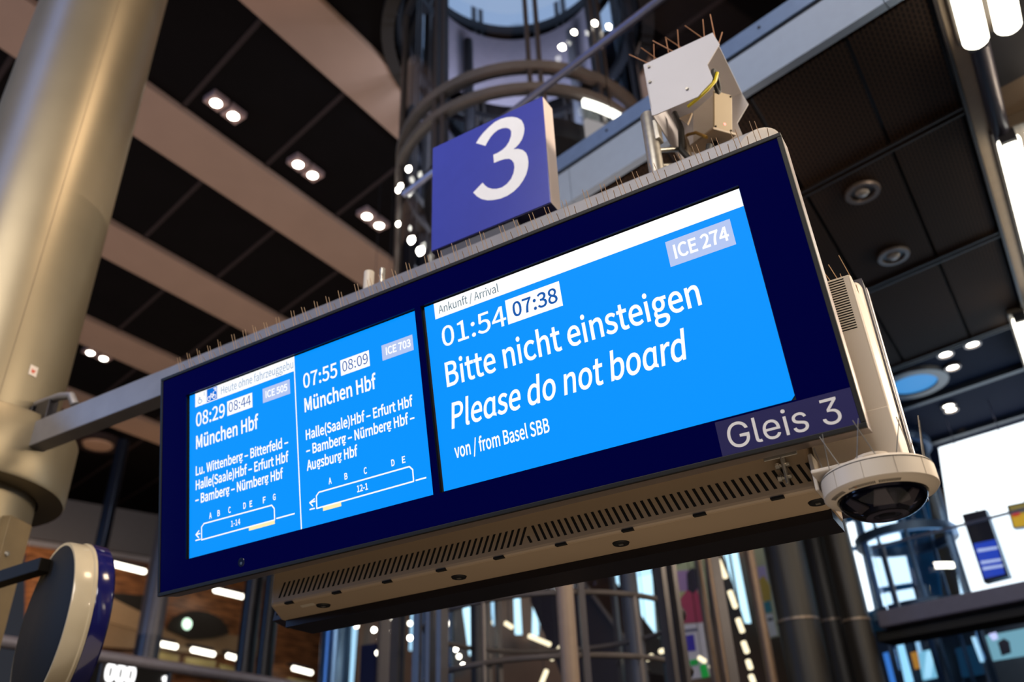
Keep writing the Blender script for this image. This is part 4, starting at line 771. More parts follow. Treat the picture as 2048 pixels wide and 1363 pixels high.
# handrails inside the lower part of the tower
for h in (1.62, 1.17): ringtube(h, 1.10, .022, M_mull, 'guard_rail')
for a in (-2.6, -2.1, -1.55, -1.0, -.45):
    MB().tube([polar(a, 1.10, .2), polar(a, 1.10, 1.62)], .018, 8).build('rail_post', M_mull, tw)
p = vd(1134, 1250, 5.98); vcyl(MB(), (p.x, p.y), .062, 0, CAM_Z + 3.1, 20).build('corner_post', mat('warm_grey_post', '7d6a5a', .5), tw, smooth=True)

# ------------------------------------------------------------------ gallery with glass balustrade, soffit, lamps
P0 = Vector((1.64, 3.68, 0))
G = hall2(Vector((P0.x, P0.y, CAM_Z)))
x0, x1 = -2.75, 1.9
gal = thing('gallery_edge', 'grey-blue gallery edge with glass balustrade above the dark soffit', 'balustrade', G, (0, 0, 4.0))
M_fas = mat('fascia_greyblue', '8797ae', .55, noise=.03)
for k in range(4):
    a = x0 + 1.1625 * k; MB().box(a, a + 1.157, 0, .06, 4.0, 4.305).build('fascia_panel', M_fas, gal)
MB().box(x0, x1, .01, .12, 4.305, 4.335).build('channel_gap', M_slot, gal)
ch = MB().box(x0, x1, -.01, .12, 4.335, 4.47).build('glass_channel', mat('channel_bluegrey', '6f88b0', .4, .4), gal)
for k in range(7): MB().lathe([(0, -.006), (.010, -.005), (.012, 0)], (x0 + .3 + .62 * k, -.01, 4.41), (0, 1, 0), 10).build('channel_bolt', M_dark, ch)
for k in range(3): MB().box(x0 + 1.55 * k, x0 + 1.55 * k + 1.54, .05, .062, 4.40, 5.34).build('glass_panel', glass('balustrade_glass', (.86, .88, .90), .10, .02), gal)
MB().tube([(-3.6, .05, 5.345), (x1, .05, 5.385)], .032, 14).build('handrail', mat('handrail_steel', '7d8198', .3, .7), gal, smooth=True)
for k in range(2): MB().box(x0 + 2.2 * k + .9, x0 + 2.2 * k + .93, .065, .10, 4.4, 5.34).build('baluster', M_mull, gal)
struct(MB().box(x0 + .2, x1, .12, 1.2, 4.03, 4.32), 'slab_edge', M_dark, G)
# soffit in hall coordinates (s along, n across)
s0 = P0.dot(E1); ZS = CAM_Z + 4.0
def soffit_corner(n, s_edge):       # on a line parallel to the gallery edge, s_edge further on
    t_ = (n - P0.dot(N1)) / E2.dot(N1); return P0 + E2 * t_ + E1 * s_edge
M_perf = perforated('perforated_soffit', '100907', '31231a', .050, .026)
ns_ = [-2.35, -1.41, -.77, -.14, .325]
for i in range(len(ns_) - 1):
    mb = MB()
    for s_a, s_b in ((.09, 1.165), (1.215, 2.775), (2.825, 4.38)):
        q = [soffit_corner(ns_[i] + .012, s_a), soffit_corner(ns_[i + 1] - .012, s_a), soffit_corner(ns_[i + 1] - .012, s_b), soffit_corner(ns_[i] + .012, s_b)]
        mb.prism([v - P0 + ZZ * 4.0 if 0 else Vector(((v - P0).dot(E1), -(v - P0).dot(N1), 4.0)) for v in q], (0, 0, .05))
    struct(mb, 'ceiling_soffit', M_perf, frame(Vector((P0.x, P0.y, CAM_Z)), E1, -N1, ZZ))
fl = MB()
q = [soffit_corner(-2.35, .06), soffit_corner(.325, .06), soffit_corner(.325, 4.40), soffit_corner(-2.35, 4.40)]
fl.prism([v + ZZ * (ZS + .052) for v in q], (0, 0, .2)); struct(fl, 'slab_gallery', M_slot)
for s_ in (1.19, 2.80, 4.40):
    a, b_ = soffit_corner(-2.35, s_), soffit_corner(.33, s_)
    mb = MB()
    for o_ in (-.035, .022): mb.prism([a + E1 * o_ + ZZ * (ZS - .02), b_ + E1 * o_ + ZZ * (ZS - .02), b_ + E1 * (o_ + .014) + ZZ * (ZS - .02), a + E1 * (o_ + .014) + ZZ * (ZS - .02)], (0, 0, .07))
    struct(mb, 'trim_soffit', mat('soffit_rail', '2b2320', .45, .3))
a, b_ = soffit_corner(.335, -3), soffit_corner(.335, 4.43)
struct(MB().prism([a + ZZ * (ZS - .03), b_ + ZZ * (ZS - .03), b_ + N1 * .02 + ZZ * (ZS - .03), a + N1 * .02 + ZZ * (ZS - .03)], (0, 0, .1)), 'trim_soffit', mat('soffit_rail', '2b2320'))
# beige strip, pipe and tube lights to the right of the soffit
M_rb = mat('beige_ceiling_strip', '7b6a58', .6, noise=.03)
a, b_ = soffit_corner(.36, -6), soffit_corner(.36, 14)
struct(MB().prism([a + ZZ * (ZS + .0), b_ + ZZ * (ZS + .0), b_ + N1 * .10 + ZZ * (ZS + .0), a + N1 * .10 + ZZ * (ZS + .0)], (0, 0, .2)), 'trim_3', mat('beige_edge', '8a7660', .6))
struct(MB().prism([a + N1 * .10 + ZZ * (ZS + .06), b_ + N1 * .10 + ZZ * (ZS + .06), b_ + N1 * 3.6 + ZZ * (ZS + .06), a + N1 * 3.6 + ZZ * (ZS + .06)], (0, 0, .2)), 'ceiling_strip', M_rb)
pp = tag(MB().tube([soffit_corner(.50, -5) + ZZ * (ZS - .02), soffit_corner(.50, 9) + ZZ * (ZS - .02)], .055, 16).build('ceiling_pipe', mat('dark_blue_pipe', '3a3a48', .35, .4), smooth=True), 'dark round pipe running under the beige ceiling strip at upper right', 'pipe')
def tube_light(px, py, L_, label, direction=1, dz=-.10):
    p = hz(px, py, 4.0 + dz); s_ = p.dot(E1); n_ = p.dot(N1)
    fr = frame(p, E1 * direction, -N1 * direction, ZZ)
    t = thing('twin_tube_light', label, 'ceiling light', fr, (0, 0, 0), 'twin tube lights on the beige ceiling strip')
    MB().box(-.04, L_ + .04, -.17, .17, .06, .16).build('housing', mat('lamp_housing', '4a4036', .5), t, bev=.01)
    for y in (-.085, .085):
        MB().tube([(.0, y, .0), (.03, y, 0), (L_ - .03, y, 0), (L_, y, 0)], [.045, .07, .07, .045], 16).build('tube', M_tube, t, smooth=True)
        MB().box(L_ * .0 - .03, .02, y - .05, y + .05, -.03, .08).build('socket', M_dark, t)
tube_light(1985, 72, 1.9, 'twin glowing tube light at the top right corner', -1)
tube_light(2045, 268, 2.3, 'glowing tube light at the right edge beside the soffit', 1)
tube_light(2062, 632, 1.6, 'small glowing tube light at the right edge, lowest of the three', 1)
# switched-off downlights
def downlight(px, py, label, r_=.125, lit=False, h=4.0, group='round ceiling downlights'):
    p = hz(px, py, h - .01)
    t = thing('downlight', label, 'ceiling light', WORLD, p, group)
    MB().lathe([(r_ * .66, .01), (r_ * .70, -.012), (r_ * .96, -.012), (r_, .0), (r_, .02)], p, (0, 0, 1), 40).build('trim_ring', mat('downlight_trim', '6a5e58', .35, .5), t, smooth=True)
    MB().lathe([(0, .004), (r_ * .68, .004)], p, (0, 0, 1), 32).build('reflector', M_lamp if lit else mat('downlight_reflector', '54504e', .3, .5), t)
    if not lit: MB().lathe([(0, -.02), (r_ * .30, -.014), (r_ * .42, .004)], p, (0, 0, 1), 24).build('bulb', mat('frosted_bulb', '8c8682', .4), t, smooth=True)
downlight(1725, 385, 'unlit round downlight in the dark soffit, nearer of the two')
downlight(1787, 512, 'unlit round downlight in the dark soffit, farther of the two')
# ------------------------------------------------------------------ right: far ceiling, windows, upper floor
struct(MB().prism([soffit_corner(-6, 4.47) + ZZ * (CAM_Z + 4.25), soffit_corner(2.6, 4.47) + ZZ * (CAM_Z + 4.25), soffit_corner(2.6, 9.2) + ZZ * (CAM_Z + 4.25), soffit_corner(-6, 9.2) + ZZ * (CAM_Z + 4.25)], (0, 0, .2)), 'ceiling_back', mat('far_ceiling', '0a1226', .8, spec=.08))
for s_ in (5.9, 7.2, 8.4):
    a, b_ = soffit_corner(-6, s_), soffit_corner(2.6, s_)
    struct(MB().prism([a + ZZ * (CAM_Z + 4.19), b_ + ZZ * (CAM_Z + 4.19), b_ + E1 * .07 + ZZ * (CAM_Z + 4.19), a + E1 * .07 + ZZ * (CAM_Z + 4.19)], (0, 0, .06)), 'trim_4', mat('far_ceiling_rail', '2c3442', .5))
for px, py, l_ in ((1945, 688, 'lit downlight, highest and rightmost of the bright spots at right'), (1891, 708, 'lit downlight left of the highest bright spot at right'), (1905, 734, 'lit downlight just below its left neighbour at right'),
                   (1897, 811, 'lit downlight in the blue ceiling above the window, upper of a close pair'), (1902, 819, 'lit downlight in the blue ceiling above the window, lower of a close pair'), (1926, 864, 'lit downlight right above the bright window')):
    downlight(px, py, l_, .085, True, 4.24, 'lit downlights in the far blue ceiling')
# the big bright window
PW = vd(1900, 1000, 11.7)
FW = hall2(PW)
def lw(px, py, P=PW):
    q = pl(px, py, P, NF) - P; return q.dot(E2), q.z
def pane(P, pts, mname, m, thick=.03, kind='structure'):
    mb = MB(); mb.prism([(a, 0, z) for a, z in (lw(x, y, P) for x, y in pts)], (0, thick, 0))
    return struct(mb, mname, m, hall2(P))
pane(PW, [(1866, 820), (2330, 700), (2370, 1135), (1925, 1215)], 'window_1', M_day)
# left window with blue frame
PV = vd(1740, 1150, 12.3)
pane(PV, [(1655, 1010), (1850, 980), (1890, 1250), (1700, 1275)], 'window_2', mat('blue_frame', (.012, .10, .22), .4, noise=.1), .08)
def glasspane(P, pts, m, name='window_pane', off=-.02):
    mb = MB(); q = [lw(x, y, P) for x, y in pts]; mb.prism([(a, off, z) for a, z in q], (0, .015, 0)); return mb, hall2(P)
for i, pts in enumerate(([(1676, 1052), (1708, 1043), (1718, 1090), (1686, 1096)], [(1688, 1103), (1722, 1101), (1748, 1218), (1716, 1228)],
            [(1724, 1040), (1790, 1026), (1803, 1080), (1738, 1090)], [(1740, 1104), (1808, 1094), (1824, 1164), (1758, 1174)], [(1758, 1188), (1828, 1176), (1834, 1202), (1768, 1216)])):
    mb, fr = glasspane(PV, pts, M_day); struct(mb, 'window_pane', M_day, fr)
# information screens hanging in front of the window
PS = vd(1960, 1090, 10.6)
t = thing('hanging_screen', 'dark hanging information screen before the bright window, blue lower half', 'screen', hall2(PS))
def sbx(pts, y0, y1, P=PS): return [(a, y0, z) for a, z in (lw(x, y, P) for x, y in pts)], (0, y1 - y0, 0)
MB().prism(*sbx([(1923, 1028), (1971, 1017), (2018, 1152), (1968, 1165)], 0, .12)).build('cabinet', mat('screen_cabinet', '151a33', .4), t)
s_ = MB().prism(*sbx([(1947, 1087), (1991, 1078), (2010, 1147), (1969, 1156)], -.006, 0)).build('screen', glow('info_screen_blue', (.03, .08, .62), .9), t)
for y in (1098, 1122, 1134):
    dx = (y - 1087) * .30
    MB().prism(*sbx([(1951 + dx, y), (1992 + dx, y - 6), (1993 + dx, y - 1), (1953 + dx, y + 6)], -.012, -.006)).build('text_bar', glow('info_text_bar', (.55, .65, 1.0), 1.0), s_)
MB().tube([(lw(1950, 1020, PS)[0], .06, lw(1950, 1022, PS)[1]), (lw(1950, 1020, PS)[0], .06, CAM_Z + 4.25 - PS.z)], .006, 6).build('hanger', MATS['handrail_steel'], t)
t = thing('poster_screen', 'colourful poster screen cut by the right edge, before the bright window', 'poster', hall2(PS))
MB().prism(*sbx([(2013, 1010), (2080, 996), (2100, 1048), (2026, 1056)], 0, .10)).build('cabinet', M_dark, t)
MB().prism(*sbx([(2018, 1012), (2080, 1000), (2088, 1026), (2026, 1034)], -.006, 0)).build('upper_field', glow('poster_olive', (.25, .20, .06), .8), t)
MB().prism(*sbx([(2022, 1030), (2088, 1018), (2096, 1046), (2029, 1054)], -.010, -.004)).build('lower_field', glow('poster_yellow', (.75, .45, .02), .9), t)
MB().prism(*sbx([(2022, 1022), (2038, 1018), (2042, 1030), (2026, 1034)], -.013, -.010)).build('red_mark', glow('poster_red', (.7, .04, .02), .8), t)
MB().tube([(lw(2050, 1010, PS)[0], .05, lw(2050, 1010, PS)[1]), (lw(2050, 1010, PS)[0], .05, CAM_Z + 4.25 - PS.z)], .006, 6).build('hanger', MATS['handrail_steel'], t)
# upper floor slab
PB = vd(1800, 1215, 9.4)
PB = vd(1750, 1222, 9.4); dS = pl(2048, 1160, PB, ZZ) - PB; dS.normalize(); FS = frame(PB, dS, Vector((-dS.y, dS.x, 0)), ZZ)
zb_ = pl(1751, 1257, PB, Vector((dS.y, -dS.x, 0))).z - PB.z
tag(MB().box(0, 7, 0, .5, zb_, 0).build('floor_slab', mat('slab_edge_grey', '5a5a6e', .55), None, FS, bev=.02), 'dark grey upper floor edge at lower right under the bright window', 'floor edge')
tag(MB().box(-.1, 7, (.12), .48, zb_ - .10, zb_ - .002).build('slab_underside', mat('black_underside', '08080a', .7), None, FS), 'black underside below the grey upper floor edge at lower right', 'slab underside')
gb = thing('glass_balustrade', 'clear glass balustrade standing on the upper floor edge at lower right', 'balustrade', FS)
MB().box(0.1, 7, .06, .075, 0, .62).build('glass_panel', glass('balustrade_glass', (.86, .88, .90)), gb)
MB().tube([(0.1, .07, .63), (7, .07, .63)], .014, 10).build('handrail', MATS['handrail_steel'], gb)
for k in range(4): MB().box(.2 + 1.7 * k, .22 + 1.7 * k, .08, .10, 0, .62).build('post', M_mull, gb)
# second round glass lift by the window
T2 = vd(1790, 1000, 10.9); T2.z = 0
t2 = thing('glass_lift', 'second, bluish round glass lift far back at right below the ceiling', 'lift', WORLD, T2)
R2 = .50
MB().lathe([(R2, .1), (R2, CAM_Z + 4.24)], T2, (0, 0, 1), 48).build('glass_shell', glass('blue_lift_glass', (.78, .88, .96), .14, .03), t2, smooth=True)
for k in range(5):
    a = k * pi / 2.5 + .55; vcyl(MB(), (T2.x + R2 * cos(a), T2.y + R2 * sin(a)), .022, 0, CAM_Z + 4.24, 10).build('mullion', mat('blue_steel', '3b5270', .4, .5), t2, smooth=True)
for h in (2.05, 2.9, 4.0):
    MB().lathe([(R2 + .01, CAM_Z + h), (R2 + .07, CAM_Z + h), (R2 + .07, CAM_Z + h + .10), (R2 + .01, CAM_Z + h + .10), (R2 + .01, CAM_Z + h)], T2, (0, 0, 1), 40).build('ring', MATS['blue_steel'], t2, smooth=True)
vcyl(MB(), T2, .07, 0, CAM_Z + 2.4, 24).build('core', mat('blue_core', '1d3a5c', .5), t2, smooth=True)
a0, a1 = [atan2(p.y - T2.y, p.x - T2.x) for p in (vd(1852, 1035, 10.2), vd(1893, 1045, 10.4))]
MB().lathe([(R2 + .075, CAM_Z + 2.44), (R2 + .11, CAM_Z + 2.44), (R2 + .11, CAM_Z + 2.50), (R2 + .075, CAM_Z + 2.50)], T2, (0, 0, 1), 14, a0, a1, up=Vector((1, 0, 0))).build('curved_lamp', M_tube, t2, smooth=True)
p = hz(1826, 765, 4.24)
t = thing('ceiling_disc', 'blue-lit round opening in the far ceiling at right', 'ceiling disc', WORLD, p)
MB().lathe([(0, -.01), (.25, -.01), (.25, .01)], p, (0, 0, 1), 40).build('glowing_disc', glow('blue_glow', (.06, .30, .70), .9), t)
MB().lathe([(.25, -.03), (.36, -.03), (.38, .01), (.25, .01)], p, (0, 0, 1), 40).build('rim', mat('blue_rim', '1a2436', .4), t)
# lower level behind the slab: blue-lit shop front
PL_ = vd(1850, 1310, 13.0); FL = hall2(PL_)
def lp(pts, y0, y1): return [(a, y0, z) for a, z in (lw(x, y, PL_) for x, y in pts)], (0, y1 - y0, 0)
struct(MB().prism(*lp([(1690, 1250), (2220, 1150), (2260, 1420), (1740, 1480)], .3, .5)), 'wall_shop', mat('shop_dark_blue', '101a2a', .5), FL)
sh = thing('lit_shop', 'blue-lit glass shop at bottom right under the upper floor', 'shop', FL)
for nm, pts, c, e in (('lit_column', [(1775, 1262), (1790, 1258), (1815, 1358), (1797, 1364)], (.45, .80, 1.0), 1.3), ('orange_panel', [(1803, 1302), (1820, 1298), (1826, 1330), (1811, 1334)], (.75, .28, .04), .8),
                      ('pale_panel', [(1822, 1300), (1865, 1290), (1880, 1345), (1832, 1356)], (.30, .62, .75), 1.0), ('bright_strip', [(1840, 1298), (1856, 1295), (1850, 1350), (1834, 1354)], (.6, .9, 1.0), 1.2),
                      ('blue_panel', [(1752, 1302), (1768, 1298), (1786, 1362), (1768, 1366)], (.04, .18, .6), 1.0), ('thin_lamp', [(1815, 1270), (1820, 1268), (1828, 1302), (1823, 1304)], (.5, .75, .95), 1.0),
                      ('dark_panel', [(1898, 1292), (1945, 1282), (1968, 1340), (1912, 1350)], (.006, .03, .06), 1)):
    MB().prism(*lp(pts, .22, .29)).build(nm, glow('shop_' + nm, c, e), sh)
sg = thing('shop_sign', 'pale blue shop sign board with dark figure, bottom right corner', 'sign', FL)
b_ = MB().prism(*lp([(1966, 1284), (2080, 1262), (2096, 1312), (1984, 1330)], -.4, -.32)).build('board', glow('pale_blue_board', (.20, .45, .58), .8), sg)
MB().prism(*lp([(1966, 1282), (1974, 1280), (1992, 1328), (1984, 1330)], -.42, -.40)).build('edge_lamp', glow('edge_lamp', (.6, .85, 1.0), 1.2), b_)
MB().prism(*lp([(2018, 1292), (2030, 1284), (2040, 1290), (2044, 1312), (2026, 1318)], -.42, -.40)).build('figure_mark', mat('figure_mark', '2a2a3c', .5), b_)
MB().prism(*lp([(2000, 1276), (2014, 1272), (2018, 1284), (2008, 1288)], -.42, -.40)).build('bright_mark', glow('edge_lamp2', (.55, .6, 1.0), 1.1), b_)
MB().prism(*lp([(1988, 1334), (2100, 1314), (2130, 1420), (2010, 1420)], -.4, -.3)).build('counter', mat('counter_slate', '3a4552', .5), sg)
# ------------------------------------------------------------------ slim columns at lower right
for i, (pxa, pxb, py, D, lab_) in enumerate(((1521, 1603, 1075, 9.0, 'dark slim round column at lower right, left of three'), (1600, 1655, 1068, 9.6, 'dark slim round column at lower right, middle of three'), (1640, 1697, 1058, 9.3, 'dark slim round column at lower right, next to the window'))):
    a, b2 = vd(pxa, py, D), vd(pxb, py, D); c = (a + b2) / 2; r_ = (a - b2).length / 2
    t = thing('round_column', lab_, 'column', WORLD, (c.x, c.y, 0), 'slim dark columns', kind='thing')
    vcyl(MB(), c, r_ * .97, 0, CAM_Z + 3.98, 32).build('shaft', mat('brown_grey_column', '1d1916', .5, 0, noise=.04), t, smooth=True)
    z = vd((pxa + pxb) / 2 + 36, 1242, D).z
    MB().lathe([(r_ * .96, z - .012), (r_ * 1.02, z - .01), (r_ * 1.02, z + .01), (r_ * .96, z + .012)], (c.x, c.y, 0), (0, 0, 1), 32).build('joint_ring', mat('joint_ring', '7d6f64', .4, .4), t, smooth=True)
# mullion posts and banners between lift and columns
def post(pa, pb, py, D, m, lab_, top=3.95, cat='post', name='steel_post', grp=None):
    a, b2 = vd(pa, py, D), vd(pb, py, D); c = (a + b2) / 2; r_ = (a - b2).length / 2
    return tag(vcyl(MB(), (c.x, c.y), r_, 0, CAM_Z + top, 20).build(name, m, smooth=True), lab_, cat, grp)
M_bp = mat('bronze_post', '6b5746', .4, .4)
post(1386, 1402, 1110, 8.0, M_bp, 'bronze post right of the poster with the red figure')
post(1484, 1505, 1085, 8.4, M_bp, 'bronze post just left of the yellow and lilac poster')
post(1408, 1418, 1100, 7.6, M_bp, 'thin bronze post beside the row of small lamps')
post(1300, 1312, 1120, 9.6, mat('blue_dark_post', '22303c', .3, .5), 'thin dark bluish post left of the poster with the red figure')
def banner(P, lab_, fields, thick=.03):
    t = thing('hanging_poster', lab_, 'poster', hall2(P))
    for i, (nm, pts, c) in enumerate(fields):
        q = [(a, -.003 * i, z) for a, z in (lw(x, y, P) for x, y in pts)]
        MB().prism(q, (0, thick if i == 0 else .003, 0)).build(nm, mat('poster_' + nm + str(round(c[0] * 100)), c, .6, noise=.04, emit=0), t)
    for (a, z) in (lw(*fields[0][1][0], P), lw(*fields[0][1][1], P)):
        MB().tube([(a, .015, z - .02), (a, .015, ZC + .1 - P.z)], .004, 5).build('cable', M_dark, t)
    return t
PP = vd(1370, 1180, 10.5)
banner(PP, 'hanging poster with dark-haired figure in red on lilac and green', (
    ('sheet', [(1336, 1085), (1400, 1070), (1420, 1252), (1350, 1266)], (.40, .44, .26)), ('lilac_field', [(1339, 1142), (1395, 1138), (1402, 1180), (1344, 1182)], (.36, .22, .42)),
    ('green_field', [(1344, 1184), (1370, 1182), (1374, 1236), (1352, 1238)], (.42, .44, .20)),
    ('red_jacket', [(1362, 1196), (1374, 1180), (1394, 1178), (1402, 1200), (1406, 1244), (1366, 1246)], (.42, .05, .10)), ('dark_hair', [(1374, 1146), (1386, 1134), (1396, 1142), (1400, 1172), (1388, 1186), (1376, 1180)], (.03, .02, .03))))
PQ = vd(1385, 1290, 10.2)
banner(PQ, 'white notice poster with blue and green blocks, at bottom centre-right', (
    ('white_sheet', [(1358, 1250), (1405, 1244), (1418, 1352), (1368, 1360)], (.62, .60, .68)), ('text_line', [(1364, 1259), (1395, 1255), (1396, 1261), (1365, 1265)], (.12, .12, .2)),
    ('blue_block', [(1372, 1270), (1388, 1268), (1392, 1300), (1376, 1302)], (.05, .03, .42)), ('green_block', [(1380, 1320), (1396, 1317), (1398, 1328), (1382, 1331)], (.02, .55, .08)),
    ('green_tab', [(1400, 1330), (1412, 1326), (1420, 1352), (1406, 1356)], (.02, .75, .10))))
PR = vd(1530, 1180, 10.8)
banner(PR, 'tall poster with yellow, lilac and white fields left of the slim columns', (
    ('tall_sheet', [(1490, 1080), (1524, 1068), (1556, 1272), (1530, 1278)], (.42, .44, .30)), ('lilac_top', [(1503, 1135), (1530, 1130), (1536, 1160), (1508, 1166)], (.40, .34, .62)),
    ('yellow_shape', [(1512, 1165), (1528, 1150), (1540, 1172), (1542, 1200), (1516, 1205)], (.50, .36, .06)), ('teal_shape', [(1520, 1208), (1540, 1200), (1545, 1222), (1524, 1228)], (.05, .25, .32)),
    ('white_foot', [(1522, 1230), (1546, 1226), (1556, 1270), (1530, 1277)], (.68, .70, .74)), ('mark', [(1536, 1236), (1546, 1234), (1548, 1240), (1538, 1242)], (.1, .1, .12)), ('heading', [(1500, 1080), (1520, 1074), (1521, 1080), (1501, 1086)], (.10, .11, .10))))
# tall glowing strips stand in for window reflections; the broad pane is a window
PX = vd(1100, 1220, 17.0)
struct(MB().prism([(a, .4, z) for a, z in (lw(x, y, PX) for x, y in ((700, 1000), (1700, 1000), (1760, 1500), (680, 1500)))], (0, .1, 0)), 'wall_back', mat('dim_back_wall', '5e4c40', .6, noise=.2, scale=1.2), hall2(PX))
def lit_strip(pts, m=M_day): return struct(MB().prism([(a, 0, z) for a, z in (lw(x, y, PX) for x, y in pts)], (0, .03, 0)), 'glow_strip', m, hall2(PX))
M_dayc = glow('daylight_glow_cyan', (.50, .82, 1.0), 1.6)
lit_strip([(1440, 1085), (1468, 1078), (1500, 1245), (1490, 1245)], M_dayc)
lit_strip([(1150, 1140), (1215, 1100), (1298, 1090), (1312, 1300), (1258, 1330)], M_dayc)
lit_strip([(1026, 1160), (1036, 1160), (1042, 1268), (1030, 1268)], M_dayc)
lit_strip([(1066, 1176), (1080, 1172), (1076, 1270), (1064, 1270)], M_dayc)
lit_strip([(974, 1170), (984, 1170), (994, 1250), (986, 1250)], M_dayb)
lit_strip([(920, 1185), (940, 1180), (952, 1300), (938, 1310), (930, 1250)], M_dayc)
lit_strip([(863, 1180), (884, 1175), (886, 1345), (868, 1345)], M_dayb)
lit_strip([(702, 1240), (714, 1238), (702, 1400), (690, 1400)], M_dayb)
lit_strip([(822, 1200), (830, 1200), (824, 1300), (818, 1300)], M_dayb)
# escalator flank crossing the bright triangle
PE = vd(1200, 1230, 11.5)
t = thing('escalator', 'dark sloping escalator flank crossing the bright window behind the lift', 'escalator', hall2(PE))
q = [(a, 0, z) for a, z in (lw(x, y, PE) for x, y in ((1085, 1040), (1150, 1140), (1262, 1296), (1300, 1345), (1290, 1440), (1160, 1440), (1060, 1200)))]
MB().prism(q, (0, .9, 0)).build('flank', mat('dark_red_brown', '2a1b18', .5), t)
a, b_ = [Vector((v[0], -.03, v[1])) for v in (lw(1150, 1138, PE), lw(1300, 1343, PE))]
MB().tube([a, b_], .03, 8).build('handrail', M_mull, t)
# short tubes stand in for glass reflections, on added cables; steep row is lamps
def glow_tube(pa, pb, D, lab_, r_=.024, grp='reflections built as short tubes seen through the lift', m=M_tubes):
    a, b2 = vd(pa[0], pa[1], D), vd(pb[0], pb[1], D * 1.003); d = (b2 - a).normalized()
    t = thing('glow_tube', lab_, 'lamp', WORLD, a, grp)
    MB().tube([a, a + d * .01, b2 - d * .01, b2], [r_ * .6, r_, r_, r_ * .6], 12).build('tube', m, t, smooth=True)
    c = (a + b2) / 2 + ZZ * r_ * .8
    MB().tube([c, Vector((c.x, c.y, ZC + .1))], .004, 5).build('cable', M_dark, t)
lt = (((958, 1240), (984, 1245)), ((1009, 1244), (1026, 1255)), ((1056, 1270), (1102, 1289)), ((1124, 1290), (1101, 1319)), ((1094, 1338), (1082, 1368)),
      ((1281, 1328), (1262, 1344)), ((1306, 1309), (1292, 1319)), ((1334, 1298), (1318, 1303)), ((1396, 1313), (1412, 1323)), ((1420, 1328), (1431, 1341)))
nm_ = ['first from the left, left of the lift corner post', 'second from the left, left of the lift corner post', 'longest one, left of the lift corner post', 'slanted one just left of the lift corner post', 'steep one at the bottom edge left of the lift corner post',
       'lowest on the slanted row right of the lift', 'second lowest on the slanted row right of the lift', 'level one beneath the guard rail end', 'in front of the white notice poster', 'right end of the row by the white notice poster']
for (pa, pb), l_ in zip(lt, nm_): glow_tube(pa, pb, 9.2, 'short warm reflection built as a tube, ' + l_)
lt = (((1436, 1118), (1452, 1156)), ((1459, 1180), (1472, 1216)), ((1475, 1235), (1486, 1265)), ((1486, 1281), (1495, 1306)), ((1495, 1318), (1502, 1338)), ((1501, 1348), (1508, 1366)))
for i, (pa, pb) in enumerate(lt): glow_tube(pa, pb, 8.8, 'warm lamp tube in the steep row by the bronze posts, ' + ['topmost', 'second from top', 'third from top', 'fourth from top', 'fifth from top', 'last at the bottom edge'][i], .026, 'steep row of lamp tubes')
for i, (x, y) in enumerate(((713, 1251), (748, 1259), (783, 1234), (799, 1233), (786, 1262), (795, 1264), (820, 1246), (820, 1275), (761, 1276), (755, 1305), (890, 1230), (896, 1246), (866, 1286), (876, 1290), (911, 1297), (918, 1312), (926, 1330), (949, 1300), (1116, 1175))):
    p = vd(x, y, 10.4); r_ = .03  # lamps and reflections alike built as glowing globes, hung on added cables
    t = thing('glow_globe', 'tiny round warm light spot among the dark posts below the display', 'lamp', WORLD, p, 'tiny round light spots below the display')
    MB().lathe([(0, r_), (r_ * .7, r_ * .7), (r_, 0), (r_ * .7, -r_ * .7), (0, -r_)], p, (0, 0, 1), 14).build('globe', M_lamp if i % 3 else M_tube, t, smooth=True)
    MB().tube([p + ZZ * r_ * .9, Vector((p.x, p.y, ZC + .1))], .004, 5).build('cable', M_dark, t)
for i, (xa, xb, y, m, l_) in enumerate(((762, 778, 1260, mat('steel_blue_post', '3c4a5a', .25, .7), 'steel-blue post at bottom, among the tiny light spots'), (800, 806, 1260, M_dark, 'thin dark post at bottom among the tiny light spots'), (828, 842, 1240, M_bp, 'bronze post at bottom left of the bright strips'),
        (846, 862, 1240, MATS['steel_blue_post'], 'steel-blue post at bottom beside the bright strip'), (897, 908, 1230, MATS['steel_blue_post'], 'steel-blue post at bottom between two bright strips'))):
    post(xa, xb, y, 9.6, m, l_)
# ------------------------------------------------------------------ left: far shops on the upper level
PT = vd(250, 1130, 22.0)
def lt2(px, py, off=0.0):
    q = pl(px, py, PT - N1 * off, N1) - PT; return q.dot(E1), -q.dot(N1), q.z
FT = hall(PT)
def tp(pts, off, th): 
    return [lt2(x, y, off) for x, y in pts], (0, th, 0)
M_wood = wood('lit_wood', '4e3222', '9a6a44')
struct(MB().prism(*tp([(60, 985), (900, 1130), (900, 1205), (60, 1075)], 0, .2)), 'wall_bulkhead', mat('bulkhead_slate', '3f434d', .6, noise=.06), FT)
struct(MB().prism(*tp([(60, 1068), (900, 1196), (900, 1560), (60, 1560)], .6, .2)), 'wall_shop_left', M_wood, FT)
struct(MB().prism(*tp([(60, 1078), (900, 1205), (900, 1215), (60, 1088)], -.02, .1)), 'trim_6', mat('bulkhead_edge', '6a6f7c', .5), FT)
sc_ = thing('shop_canopy', 'dark shop canopy with beige slanted panels on the far upper level at left', 'canopy', FT)
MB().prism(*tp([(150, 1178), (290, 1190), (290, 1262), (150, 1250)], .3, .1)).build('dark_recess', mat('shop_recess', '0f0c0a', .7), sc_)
MB().prism(*tp([(205, 1185), (285, 1225), (285, 1262), (205, 1240)], .2, .05)).build('slanted_panel', mat('beige_slat', '8d7a60', .6), sc_)
MB().prism(*tp([(190, 1240), (520, 1275), (520, 1312), (190, 1292)], .25, .06)).build('canopy_band', mat('canopy_band', '7d6c55', .6), sc_)
